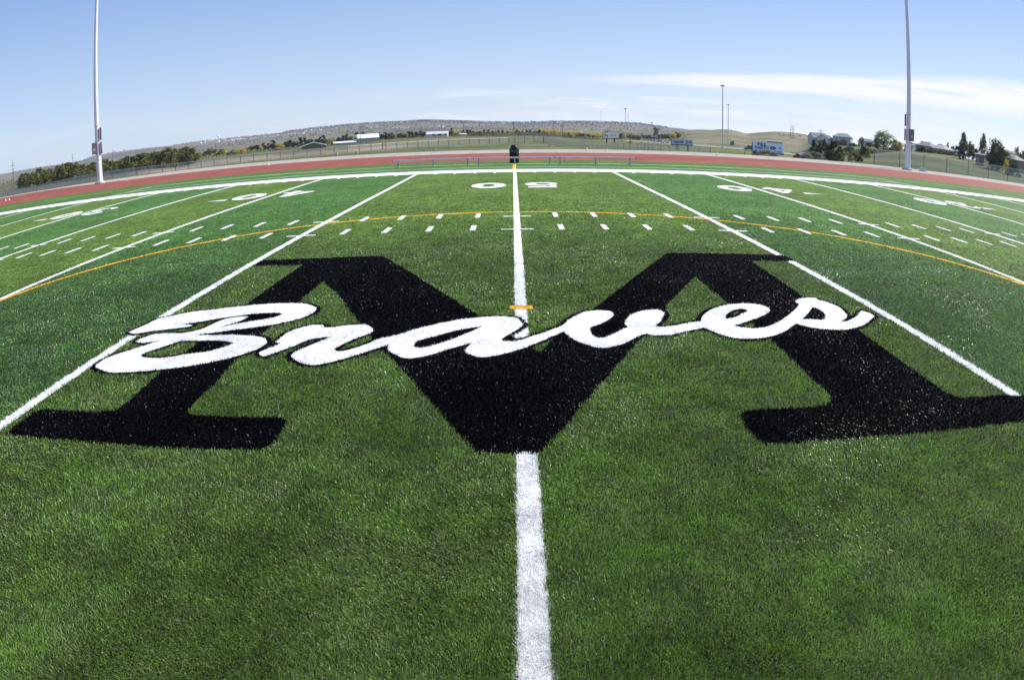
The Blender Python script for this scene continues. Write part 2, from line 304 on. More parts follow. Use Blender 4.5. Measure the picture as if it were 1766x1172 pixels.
LEM2 = [(1766,724),(1589.7,744.8),(1465.1,754.2),(1340.6,762.9),(1321.9,761.9),(1306.3,755.7),(1287.6,737),(1275.2,713.7),(1279.8,707.4),(1290.7,704.3),(1402.9,699),(1427.8,695),(1434.9,687.2),(1430.9,677.8),(1390.4,642),(1346.8,600),(1255,520.3),(1219.3,492),(1198.8,476),(1152.7,520.3),(1145,535.7),(1099,586.8),(1089,600),(1036,660.7),(983,724.6),(942.6,768.2),(928.6,778.5),(819.6,778.5),(811.8,766.6),(774.4,727.7),(724.6,670),(677.9,618.7),(642.7,584.3),(619.6,553.6),(583.8,507.5),(558.2,483.2),(519.8,513.9),(512,520.3),(409.5,615),(370.6,659.2),(330,696.5),(325.4,705.9),(330,711.5),(373.7,714.6),(479.6,717.7),(493.6,720.8),(495.2,724.6),(474.9,758.8),(464,768.2),(448.5,773.2),(429.8,774.4),(311.4,770.7),(186.9,762),(62.3,752),(18.7,747),(10.9,745.5),(23.4,733.9),(59.2,707.4),(74.7,702.8),(124.6,705.9),(168.2,708.4),(199.3,704.3),(221.1,690.3),(280.3,635.8),(340.4,589.4),(427.7,521.6),(471.2,489.6),(522.4,455),(514.7,455.5)]
gp = lambda L_: G([p[0] for p in L_], [p[1] for p in L_])
POLY_M = np.concatenate([gp(LEM), np.array([(4.78,-3.16),(4.86,-3.25),(4.86,-3.58),(4.76,-3.68)]), gp(LEM2)])
POLY_S = catmull(gp(SCR)); POLY_B = catmull(gp(BSH)); POLY_H = [catmull(gp(h)) for h in HOLES]
CONT = [POLY_S, POLY_B]+POLY_H
OUTL = 0.058
def fill(polys, holes=()):                               # triangulated face of outlines with holes
    from mathutils.geometry import tessellate_polygon
    vs = []; loops = []
    for pl in list(polys)+list(holes):
        loops.append([Vector((a, b_, 0)) for a, b_ in pl])
    tri = tessellate_polygon(loops); flat = [p for l_ in loops for p in l_]
    return [(p.x, p.y) for p in flat], tri
def in_white(P):
    c = np.zeros(len(P), bool)
    for pl in CONT:
        lo, hi = pl.min(0), pl.max(0); m_ = np.where((P[:, 0] > lo[0]) & (P[:, 0] < hi[0]) & (P[:, 1] > lo[1]) & (P[:, 1] < hi[1]))[0]
        r = inpoly(P[m_], pl)
        if any(pl is h for h in POLY_H): c[m_] &= ~r
        else: c[m_] |= r
    return c
def near_cont(P, w):
    c = np.zeros(len(P), bool)
    for pl in CONT:
        qn = np.roll(pl, -1, 0)
        for a, b_ in zip(pl, qn):
            lo, hi = np.minimum(a, b_)-w, np.maximum(a, b_)+w
            m_ = np.where((P[:, 0] > lo[0]) & (P[:, 0] < hi[0]) & (P[:, 1] > lo[1]) & (P[:, 1] < hi[1]))[0]
            if not len(m_): continue
            d = b_-a; L2 = d@d+1e-12; t = np.clip(((P[m_]-a)@d)/L2, 0, 1); c[m_] |= (np.hypot(*((P[m_]-a)-t[:, None]*d).T) < w)
    return c

# fibres: density falls with distance from where the photographer stands; each fibre is one tapered blade
def sample_fibres():
    pts = []; K = 2.0
    def rho(d): return K*689**2*2.06/np.maximum(d, 2.4)**3*np.minimum(1, np.maximum(d, 2.4)/8.0)
    edges = np.array([1.2, 2.4, 3, 3.8, 4.8, 6, 7.5, 9.5, 12, 15, 18, 21, 25, 31])
    for a, b_ in zip(edges[:-1], edges[1:]):
        half = R(64 if a < 8 else 54); n = int(rho(a)*half*(b_*b_-a*a)); u = RNG.random(n); d = np.sqrt(a*a+u*(b_*b_-a*a))
        keep = RNG.random(n) < rho(d)/rho(a); d = d[keep]; th = RNG.uniform(-half, half, keep.sum())
        pts.append(np.stack([CAM[0]+d*np.sin(th), CAM[1]+d*np.cos(th), d], -1))
    return np.concatenate(pts)
FIB = sample_fibres(); FP = FIB[:, :2]; FD = FIB[:, 2]; FREE = np.ones(len(FIB), bool)
# smooth random field for the lie of the pile
def field(P, s, seed):
    r = np.random.default_rng(seed); out = np.zeros(len(P))
    for k in range(10):
        a = r.uniform(0, 2*math.pi); w_ = s*r.uniform(.5, 1.9); out += np.sin((P[:, 0]*math.cos(a)+P[:, 1]*math.sin(a))*w_+r.uniform(0, 6.28))
    return out/3.2
def fibre_geo(idx, hk=1.0):
    P = FP[idx]; D = FD[idx]; n = len(P); r = RNG
    pix = D/689.0
    w = np.clip(pix*0.86, 0.0030, 0.03)*r.uniform(.55, 1.35, n); h = (0.020+0.012*r.random(n))*hk*np.clip(1.35-D/22, .28, 1.0)
    base_a = r.uniform(0, 2*math.pi, n); fx = field(P, 2.6, 3)*0.6; fy = field(P, 2.6, 9)*0.6
    lx = np.cos(base_a)*r.uniform(.2, 1.1, n)+fx*.6; ly = np.sin(base_a)*r.uniform(.2, 1.1, n)+fy*.6-0.1
    t = np.stack([P[:, 0]+lx*h*.8, P[:, 1]+ly*h*.8, zs(P[:, 0], P[:, 1])+h*np.clip(1.0-.25*np.hypot(lx, ly), .45, 1)+.001], -1)
    wa = r.uniform(0, math.pi, n); wx, wy = np.cos(wa)*w/2, np.sin(wa)*w/2*.6
    zb = zs(P[:, 0], P[:, 1])-.0005
    a = np.stack([P[:, 0]-wx, P[:, 1]-wy, zb], -1); b_ = np.stack([P[:, 0]+wx, P[:, 1]+wy, zb], -1)
    mid = (np.stack([P[:, 0], P[:, 1], zb], -1)*.45+t*.55); mid[:, 2] += h*.13
    c = mid+np.stack([wx*.9, wy*.9, wx*0], -1); d_ = mid-np.stack([wx*.9, wy*.9, wx*0], -1)
    v = np.stack([a, b_, c, d_, t], 1).reshape(-1, 3); i = np.arange(n)[:, None]*5
    return v, np.concatenate([i+np.array([[0, 1, 2]]), i+np.array([[0, 2, 3]]), i+np.array([[3, 2, 4]])])
def marking(name, colour, verts, tris, fib=None, parent=None, dz=0.004):
    """a painted patch: backing sheet plus its own coloured fibres, one mesh with two slots"""
    v = np.array([(x, y, float(zs(x, y))+dz) for x, y in verts]); f = []
    for t in tris:
        t = list(t)
        for k in range(1, len(t)-1): f.append((t[0], t[k], t[k+1]))
    f = np.array(f, np.int32); a, b_, c = v[f[:, 0]], v[f[:, 1]], v[f[:, 2]]
    nz = (b_[:, 0]-a[:, 0])*(c[:, 1]-a[:, 1])-(b_[:, 1]-a[:, 1])*(c[:, 0]-a[:, 0]); f[nz < 0] = f[nz < 0][:, ::-1]
    nb = len(f)
    if fib is not None and len(fib):
        fv, ff = fibre_geo(fib); f = np.concatenate([f, ff+len(v)]); v = np.concatenate([v, fv])
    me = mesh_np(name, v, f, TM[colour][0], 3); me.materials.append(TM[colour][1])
    mi = np.ones(len(f), np.int32); mi[:nb] = 0; me.polygons.foreach_set('material_index', mi)
    return link(name, me, parent)
def take(mask):
    i = np.where(mask & FREE)[0]; FREE[i] = False; return i
def jit(P, w=0.007): return P+RNG.normal(0, w, P.shape)+np.stack([field(P, 22, 61), field(P, 22, 62)], -1)*.006
PJ = jit(FP)

logo = thing('midfield_emblem', 'giant black letter with white script lettering across it, woven into the turf at midfield', 'field emblem', (0, 0, 0))
iw = take(in_white(PJ)); v, t = fill([POLY_S], POLY_H[1:]); v2, t2 = fill([POLY_B], POLY_H[:1])
o = marking('script_lettering', 'white', v+v2, list(t)+[tuple(i+len(v) for i in q_) for q_ in t2], iw, logo, 0.012); o['label'] = 'white flowing script reading Braves'
io = take(near_cont(PJ, OUTL)); ov = []; ot = []
for pl in CONT:
    e = np.roll(pl, -1, 0)-np.roll(pl, 1, 0); nrm = np.stack([e[:, 1], -e[:, 0]], -1)/(np.linalg.norm(e, axis=1)[:, None]+1e-9); n0 = len(ov); N = len(pl)
    ov += [tuple(p) for p in pl+nrm*OUTL]+[tuple(p) for p in pl-nrm*OUTL]
    ot += [(n0+i, n0+(i+1) % N, n0+N+(i+1) % N, n0+N+i) for i in range(N)]
o = marking('script_outline', 'black', ov, ot, io, logo, 0.008); o['label'] = 'thin black outline round the script'
lo, hi = POLY_M.min(0), POLY_M.max(0); mm = (PJ[:, 0] > lo[0]) & (PJ[:, 0] < hi[0]) & (PJ[:, 1] > lo[1]) & (PJ[:, 1] < hi[1]); k = np.where(mm)[0]; mm[k] = inpoly(PJ[k], POLY_M)
im = take(mm); v, t = fill([POLY_M]); o = marking('block_letter', 'black', v, t, im, logo, 0.004); o['label'] = 'black slab-serif letter M'

def seg_strip(x0, x1, y0, y1, step=1.0):                 # rectangle cut along y
    n = max(1, int(abs(y1-y0)/step)); ys = np.linspace(y0, y1, n+1)
    v = [(x0, y) for y in ys]+[(x1, y) for y in ys]; return v, [(i, n+1+i, n+2+i, i+1) for i in range(n)]
def rect_mask(x0, x1, y0, y1): return (PJ[:, 0] > x0) & (PJ[:, 0] < x1) & (PJ[:, 1] > y0) & (PJ[:, 1] < y1)
# centre spot and circle
v, t = seg_strip(-0.13, 0.145, -0.095, 0.065); o = marking('centre_spot', 'orange', v, t, take(rect_mask(-.13, .145, -.095, .065)), None, 0.012); tag(o, 'short orange tick crossing the midfield line, marking the soccer centre spot', 'field marking')
an = np.linspace(0, 2*math.pi, 145); rad = np.hypot(PJ[:, 0], PJ[:, 1])
v = [(9.09*math.cos(a), 9.09*math.sin(a)) for a in an]+[(9.20*math.cos(a), 9.20*math.sin(a)) for a in an]
v = [(x, y) for x, y in v]; t = [(i, i+1, 146+i, 145+i) for i in range(144)]
# circle fibres where white lines do not cross
xm = np.abs(PJ[:, 0]); yl = PJ[:, 0]/(5*YARD); on_line = np.abs(yl-np.round(yl))*5*YARD < 0.075
o = marking('centre_circle', 'orange', v, t, take((np.abs(rad-9.145) < 0.055) & ~on_line), None, 0.0035); tag(o, 'thin orange soccer circle curving round the emblem', 'field marking')
# yard lines
LW = 0.07
names = {0: 'long white midfield line running straight away from the camera under the emblem'}
side = lambda s: 'left' if s < 0 else 'right'
ordn = {1: 'first', 2: 'second', 3: 'third', 4: 'fourth', 5: 'fifth', 6: 'sixth', 7: 'seventh', 8: 'eighth'}
for kx in range(-8, 9):
    x = kx*5*YARD; lab = names.get(kx) or f'white yard line crossing the field, {ordn[abs(kx)]} to the {side(kx)} of the midfield line'
    v, t = seg_strip(x-LW, x+LW, -24.3, 24.27, 0.8)
    o = marking('yard_line', 'white', v, t, take(rect_mask(x-LW, x+LW, -24.3, 24.27)), None, 0.0015 if kx == 0 else 0.002); tag(o, lab, 'yard line', 'white yard lines across the field')
# hash marks, in two rows
rows = ((8.12, 8.87, 8.28, 'far row, by the top of the orange circle'), (6.13, 6.85, 6.20, 'near row, just beyond the black letter'))
for y0, y1, yt, rl in rows:
    for kx in range(-34, 35):
        x = kx*YARD
        if kx % 5 == 0:
            for s in (-1, 1):
                a, b_ = sorted((x+s*LW, x+s*.33)); v, t = seg_strip(a, b_, yt-.05, yt+.05)
                o = marking('hash_tick', 'white', v, t, take(rect_mask(a, b_, yt-.05, yt+.05)), None, 0.006)
                tag(o, 'tiny white crossbar on a yard line of the '+rl[:8].strip()+' of hash marks', 'hash mark', 'crossbars on the yard lines, '+rl[:8])
        else:
            v, t = seg_strip(x-.055, x+.055, y0, y1); o = marking('hash_mark', 'white', v, t, take(rect_mask(x-.055, x+.055, y0, y1)), None, 0.006)
            tag(o, 'short white hash mark in the '+rl, 'hash mark', 'hash marks of the '+rl[:8])
sd = thing('sideline', 'broad white border along the far side of the field', 'sideline', (0, 0, 0))
v = [(x, y) for x in np.linspace(-55, 55, 45) for y in (24.27, 26.3)]; marking('border_stripe', 'white', v, [(2*i, 2*i+2, 2*i+3, 2*i+1) for i in range(44)], None, sd, 0.004)
for kx in range(-42, 43):
    if kx % 5: x = kx*YARD; v, t = seg_strip(x-.055, x+.055, 23.72, 24.262); marking('yard_tick', 'white', v, t, None, sd, 0.004)
def far_line(name, col, pts, w, label):
    p = np.array(pts, float); d = np.gradient(p, axis=0); n = np.stack([-d[:, 1], d[:, 0]], -1)/np.linalg.norm(d, axis=1)[:, None]
    v = [tuple(a) for a in p+n*w/2]+[tuple(a) for a in p-n*w/2]; N = len(p)
    o = marking(name, col, v, [(i, i+1, N+i+1, N+i) for i in range(N-1)], None, None, 0.004); tag(o, label, 'field marking'); return o
far_line('team_box_line', 'cream', [(-22.6, 31.35), (0, 31.35), (22.6, 31.35)], .20, 'pale cream line behind the benches, between the two short end lines')
far_line('coaches_line', 'white', [(-22.5, 28.2), (0, 28.2), (22.5, 28.2)], .12, 'thin white line just behind the broad white border')
for s in (-1, 1): far_line('team_box_end', 'white', [(s*22.7, 31.25), (s*22.86, 28.8), (s*23.0, 26.31)], .12, f'short white end line of the bench area on the {side(s)}')
for s in (-1, 1): far_line('touchline', 'orange', [(s*22.85, 31.4), (s*36, 31.4), (s*55, 31.4)], .12, f'thin dull yellow line near the running track, {side(s)} part')
far_line('halfway_line', 'orange', [(-0.02, 26.302), (0, 29), (0, 31.24)], .17, 'short orange stripe between the white border and the bench')

# numerals: strokes in a unit cell, drawn upside down because they face the far stand
def ell(cx, cy, rx, ry, n=36, a0=0, a1=360): return [(cx+rx*math.cos(R(a0+(a1-a0)*i/n)), cy+ry*math.sin(R(a0+(a1-a0)*i/n))) for i in range(n+(a1-a0 != 360))]
DIG = {'0': ([ell(.5, .5, .5, .5)], [ell(.5, .5, .19, .30)[::-1]]),
 '4': ([[(.56,0),(.78,0),(.78,.22),(1,.22),(1,.38),(.78,.38),(.78,1),(.58,1),(0,.38),(0,.22),(.56,.22)]], [[(.56,.38),(.22,.38),(.56,.74)]]),
 '5': ([[(.10,1),(.92,1),(.92,.84),(.28,.84),(.26,.62),(.45,.67),(.68,.65),(.88,.55),(1,.36),(.95,.18),(.78,.05),(.5,0),(.25,.02),(.06,.12),(0,.26),(.12,.34),(.25,.28),(.32,.16),(.48,.11),(.62,.16),(.7,.32),(.62,.48),(.45,.53),(.25,.48),(.08,.42)]], []),
 '3': ([[(.03,.78),(.12,.92),(.35,1),(.65,.99),(.88,.9),(.95,.75),(.88,.6),(.72,.53),(.92,.44),(1,.28),(.92,.1),(.68,0),(.35,0),(.1,.08),(0,.24),(.14,.32),(.26,.26),(.34,.14),(.5,.11),(.66,.17),(.7,.3),(.62,.43),(.4,.47),(.4,.58),(.6,.62),(.66,.75),(.58,.87),(.42,.89),(.3,.82),(.24,.72),(.12,.7)]], [])}
def digit(ch, x0, x1, parent):
    out, hol = DIG[ch]; f = lambda L_: [(x1-(x1-x0)*a, 18.12-2.05*b_) for a, b_ in L_]
    v, t = fill([f(p) for p in out], [f(p) for p in hol]); return marking('digit', 'white', v, t, None, parent, 0.005)
for line, txt in ((0, '50'), (-2, '40'), (2, '40'), (-4, '30'), (4, '30')):
    xc = line*5*YARD; word = {'50': 'fifty', '40': 'forty', '30': 'thirty'}[txt]
    r = thing('yard_number', f'upside-down white {txt} painted across the {"midfield line" if not line else word+"-yard line on the "+side(line)}', 'yard number', (0, 0, 0), group='white yard numbers on the far side of the field')
    digit(txt[0], xc+.34, xc+1.56, r); digit(txt[1], xc-1.58, xc-.34, r)
    if line:
        s = 1 if line > 0 else -1; v = [(xc+s*1.66, 16.62), (xc+s*1.66, 16.22), (xc+s*2.56, 16.42)]; marking('arrow', 'white', v, [(0, 1, 2)], None, r, 0.005)

# green turf: backing sheet with a shallow dip where real fibres stand, then the fibres
xs = np.concatenate([np.linspace(-75, -26, 12), np.linspace(-25, 25, 101), np.linspace(26, 75, 12)]); ys = np.concatenate([np.linspace(-45, -10, 8), np.linspace(-9, 25, 69), np.array([28, 32, 35.4])])
X, Y = np.meshgrid(xs, ys); v = np.stack([X, Y, zs(X, Y)], -1).reshape(-1, 3); nx = len(xs)
f = np.array([(j*nx+i, j*nx+i+1, (j+1)*nx+i+1, (j+1)*nx+i) for j in range(len(ys)-1) for i in range(nx-1)])
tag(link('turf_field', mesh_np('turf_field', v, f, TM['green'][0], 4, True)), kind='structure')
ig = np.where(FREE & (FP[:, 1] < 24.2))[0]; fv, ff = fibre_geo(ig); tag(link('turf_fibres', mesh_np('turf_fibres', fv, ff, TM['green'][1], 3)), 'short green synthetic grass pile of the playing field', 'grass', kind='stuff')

# ---------------------------------------------------------------- track, apron, terrain
tm = mat('red_track', (0.25, 0.066, 0.042), 0.85, var=0.16, scale=0.5, spec=0.2, detail=6)
def strip(name, pts0, pts1, z, m_, kind='structure'):
    v = [(x, y, z) for x, y in pts0]+[(x, y, z) for x, y in pts1]; n = len(pts0)
    return tag(link(name, mesh_np(name, v, np.array([(i, i+1, n+i+1, n+i) for i in range(n-1)]), m_, 4)), kind=kind)
ex = [-120, -70, -50, -36, 0, 50, 120]; eo = [55, 54, 53.3, 48.9, 48.7, 48.8, 48.8]
strip('running_track', [(x, 35.4) for x in ex], list(zip(ex, eo)), -0.004, tm)
strip('apron_path', list(zip(ex, eo)), [(-120, 56.5), (-70, 56.0), (-50, 56.0), (-36, 57.2), (0, 57.6), (50, 58.0), (120, 58.5)], -0.008, mat('apron_gravel', (0.36, 0.32, 0.27), 0.95, var=0.2, scale=1.3, spec=0.1))
mk = MB()
for i in range(14):                                       # faint lane ticks on the track
    x = -48+i*7.3+random.uniform(-1, 1); y = random.choice((38.6, 42.3, 46.1)); mk.add([(x, y, .001), (x+.55, y, .001), (x+.55, y+.12, .001), (x, y+.12, .001)], [(0, 1, 2, 3)])
tag(mk.build('track_paint', mat('lane_paint', (0.75, 0.5, 0.3), 0.8)), kind='structure')

def terrain():
    az = np.concatenate([np.arange(-180, -60, 5), np.arange(-60, 60, .4), np.arange(60, 181, 5)]); F = np.unique(np.concatenate([[1, 30, 60, 66.5], np.linspace(70, 150, 9), np.linspace(155, 230, 10), np.linspace(240, 400, 12), np.linspace(402, 425, 5), np.linspace(440, 850, 18), np.linspace(870, 1500, 12), np.linspace(1550, 3400, 34), np.linspace(3450, 4550, 8)]))
    A, FF = np.meshgrid(np.radians(az), F); D = FF/np.maximum(np.cos(A), .5); X = CAM[0]+D*np.sin(A); Y = CAM[1]+D*np.cos(A); Zt = H(X.ravel(), Y.ravel()).reshape(X.shape)
    P = np.stack([X.ravel(), Y.ravel()], -1)
    nf = lambda s, sd_: field(P, s, sd_).reshape(X.shape)
    lift = np.clip((FF-1700)/800, 0, 1)*np.clip((3900-FF)/500, 0, 1); Zt = Zt+lift*(nf(.006, 5)*3.0+nf(.017, 6)*1.6)*np.clip((3350-FF)/600, .25, 1)
    l2 = np.clip((FF-500)/200, 0, 1)*np.clip((1200-FF)/200, 0, 1); Zt += l2*(nf(.02, 8)*.8)
    l3 = np.clip((FF-90)/60, 0, 1)*np.clip((420-FF)/60, 0, 1); Zt += l3*nf(.09, 12)*.12
    # ground cover colour by place (soil, dry grass, hay-coloured hills), carried as a colour attribute
    azd = np.degrees(A); c = np.zeros(X.shape+(3,)); c[:] = (.105, .118, .052)
    def put(mask, col): c[:] = c*(1-mask[..., None])+np.array(col)*mask[..., None]
    bell = lambda v_, a, b_, s: 1/(1+np.exp(-(v_-a)/s))*1/(1+np.exp((v_-b_)/s))
    put(bell(azd, -70, -27, .8)*bell(FF, 120, 420, 12), (.11, .105, .06))
    put(bell(azd, -31.5, -9, .6)*bell(FF, 152, 226, 4)*np.clip(.8+nf(.12, 20)*.35, 0, 1), (.27, .205, .15))
    put(bell(azd, -14, 2.5, 1)*bell(FF, 236, 330, 8)*.8, (.17, .125, .055))
    put(bell(azd, -8, 4.5, 1)*bell(FF, 205, 240, 8)*.6, (.12, .13, .06))
    put(bell(azd, 5, 26, 1)*bell(FF, 150, 395, 10), (.13, .15, .035))
    put(bell(azd, 4, 12, 1)*bell(FF, 200, 300, 10)*.6, (.15, .12, .075))
    put(bell(azd, 25, 80, .8)*bell(FF, 66, 400, 6), (.105, .12, .048))
    put(bell(azd, 30, 40, 1)*bell(FF, 180, 245, 6)*.5, (.15, .13, .045))
    put(bell(FF, 432, 900, 12), (.115, .11, .06))
    put(bell(azd, 11.5, 30, .6)*bell(FF, 432, 1100, 10), (.185, .165, .10))
    put(bell(azd, 11.5, 30, .6)*bell(FF, 432, 1100, 10)*np.clip(nf(.012, 31)*.9, 0, 1), (.12, .125, .06))
    put(bell(FF, 1400, 20000, 120), (.145, .13, .085))
    put(bell(FF, 1400, 20000, 120)*np.clip(nf(.005, 41)*.8, 0, 1), (.085, .082, .065))
    put(bell(FF, 2600, 3500, 60)*np.clip(nf(.009, 43)*.9-.1, 0, 1)*.8, (.05, .055, .05))
    n = len(az); f = np.array([(j*n+i, j*n+i+1, (j+1)*n+i+1, (j+1)*n+i) for j in range(len(F)-1) for i in range(n-1)])
    v_ = np.stack([X, Y, Zt], -1).reshape(-1, 3)
    m_ = bpy.data.materials.new('open_ground'); m_.use_nodes = True; t = NT(m_.node_tree); b = m_.node_tree.nodes['Principled BSDF']; b.inputs['Roughness'].default_value = 1.0; b.inputs['Specular IOR Level'].default_value = 0.05
    at = t.n('ShaderNodeAttribute', attribute_name='cover'); geo = t.n('ShaderNodeNewGeometry')
    n1 = t.n('ShaderNodeTexNoise', i_2=.35, i_3=8.0, i_4=0.68); t.l(geo.outputs['Position'], n1.inputs[0])
    n2 = t.n('ShaderNodeTexNoise', i_2=.022, i_3=9.0, i_4=0.72); t.l(geo.outputs['Position'], n2.inputs[0])
    ff_ = t.math('MULTIPLY', t.smooth(n1.outputs[0], .3, .7, .7, 1.3), t.smooth(n2.outputs[0], .32, .68, .62, 1.4))
    cv = t.n('ShaderNodeCombineXYZ'); [t.l(ff_, cv.inputs[i]) for i in range(3)]
    t.l(t.mix(1.0, at.outputs[0], cv.outputs[0], 'MULTIPLY'), b.inputs['Base Color'])
    me = mesh_np('open_ground', v_, f, m_, 4, True); ca = me.color_attributes.new('cover', 'FLOAT_COLOR', 'POINT')
    ca.data.foreach_set('color', np.concatenate([c.reshape(-1, 3), np.ones((c.size//3, 1))], 1).astype(np.float32).ravel())
    tag(link('ground', me), kind='structure')
terrain()
def drape(name, pxs, w, F0, m_, lift=.08):                # ribbon of ground cover following the terrain
    pts = [B(a, b_, F_) for (a, b_, F_) in pxs]; p = np.array([(q_[0], q_[1]) for q_ in pts]); tt = np.linspace(0, len(p)-1, 60)
    p = np.stack([np.interp(tt, range(len(p)), p[:, i]) for i in (0, 1)], -1); d = np.gradient(p, axis=0); n = np.stack([-d[:, 1], d[:, 0]], -1)/np.linalg.norm(d, axis=1)[:, None]
    a, b_ = p+n*w/2, p-n*w/2; v = [(x, y, hz(x, y)+lift) for x, y in a]+[(x, y, hz(x, y)+lift) for x, y in b_]; N = len(p)
    return tag(link(name, mesh_np(name, v, np.array([(i, i+1, N+i+1, N+i) for i in range(N-1)]), m_, 4)), kind='structure')
asph = mat('pale_asphalt', (0.33, 0.31, 0.28), .9, var=.1, scale=.05)
drape('road', [(1075,240,413), (1166,248,413), (1250,254.5,413), (1300,259,413), (1345,263,413), (1385,268,413)], 17, 0, asph, .15)
drape('road_median', [(1075,240,414), (1166,248,414), (1250,254.5,414), (1300,259,414), (1345,263,414), (1385,268,414)], 4.2, 0, mat('median_grass', (.12, .13, .05)), .22)
drape('dirt_road', [(1132,244,432), (1150,238.5,560), (1164,233,700)], 7, 0, mat('bare_dirt', (.30, .24, .18), .95, var=.15), .3)
drape('path', [(870,252,140), (900,252,140), (945,254,128)], 3.5, 0, mat('pale_path', (.36, .32, .25), .95, var=.1), .05)

# ================================================================ OBJECTS
alu = mat('aluminium', (0.62, 0.63, 0.66), .38, .7, var=.08, scale=4); galv = mat('galvanised_steel', (0.50, 0.51, 0.53), .5, .5, var=.1, scale=2)
darkm = mat('dark_steel', (0.05, 0.055, 0.07), .55, .3); conc = mat('concrete', (0.45, 0.43, 0.40), .9, var=.15, scale=2)
white_p = mat('white_paint', (0.80, 0.80, 0.78), .5, var=.05, scale=.6); wood = mat('weathered_wood', (0.13, 0.10, 0.075), .9, var=.25, scale=1.2, stretch=(1, 1, .2))
def top_z(px, py, F):
    p = B(px, py, F); return float(p[2])
def at(px, F, py=250.0):
    """ground point under picture column px at forward distance F (column followed down to the terrain)"""
    for _ in range(4):
        p = B(px, py, F); z = hz(p[0], p[1]); lo, hi = 200.0, 360.0
        for _k in range(24):
            mid = (lo+hi)/2
            if float(B(px, mid, F)[2]) > z: lo = mid
            else: hi = mid
        py = (lo+hi)/2
    p = B(px, py, F); return float(p[0]), float(p[1]), hz(p[0], p[1]), float(math.hypot(p[0]-CAM[0], p[1]-CAM[1]))

# ---- benches between the border stripe and the track
def bench(xc, label):
    t = thing('team_bench', label, 'bench', (xc, 30.95, 0), 0, 'aluminium team benches in a row')
    MB().box(-2.26, 2.26, -.125, .125, .385, .425).box(-2.255, 2.255, -.12, -.105, .345, .384).box(-2.255, 2.255, .105, .12, .345, .384).build('seat', alu, t)
    for s in (-1, 1): MB().box(*sorted((s*2.262, s*2.285)), -.13, .13, .335, .43).build('end_cap', darkm, t)
    for lx in (-1.98, .02, 1.96):
        b = MB().bar((lx, 0, .04), (lx, 0, .34), .075).bar((lx, -.19, .03), (lx, .19, .03), .06).bar((lx, -.12, .345), (lx, .12, .345), .055, .05)
        b.bar((lx, -.15, .06), (lx, -.02, .2), .035).bar((lx, .15, .06), (lx, .02, .2), .035); b.build('leg', galv, t)
bench(-4.56, 'left of three long aluminium team benches beyond the far sideline')
bench(0.0, 'middle aluminium team bench, in front of the black bin')
bench(4.52, 'right of three long aluminium team benches beyond the far sideline')

# ---- black bin behind the middle bench
plast = mat('black_plastic', (0.009, 0.009, 0.012), .42, var=.2, scale=5, spec=.3, bump=.4)
t = thing('trash_barrel', 'black domed trash barrel standing behind the middle bench', 'trash bin', (0.0, 32.6, 0))
MB().lathe([(.26, 0), (.275, .03), (.28, .25), (.285, .26), (.285, .29), (.278, .3), (.28, .52), (.288, .53), (.288, .56), (.28, .57), (.285, .74), (.293, .76), (.29, .80), (.25, .80)], 32).build('barrel', plast, t, True)
l = MB().lathe([(.27, .79), (.272, .82), (.235, .84), (.225, .90), (.20, .985), (.15, 1.04), (.08, 1.065), (.01, 1.07)], 32).build('dome_lid', plast, t, True)
MB().box(-.12, .12, -.245, -.215, .86, .96).build('flap', mat('bin_flap', (.01, .01, .012), .5), l)
bag = MB(); pr = random.Random(4)
pts = [(.284*math.cos(a*math.pi/18)+0, .284*math.sin(a*math.pi/18)) for a in range(36)]
bag.v = [(x*(1.03+pr.uniform(-.01, .03)), y*(1.03+pr.uniform(-.01, .03)), z) for z in (.66, .745) for x, y in pts]; bag.f = [(i, (i+1) % 36, 36+(i+1) % 36, 36+i) for i in range(36)]
bag.build('liner_rim', mat('bin_liner', (.03, .03, .045), .18, spec=.9), t)

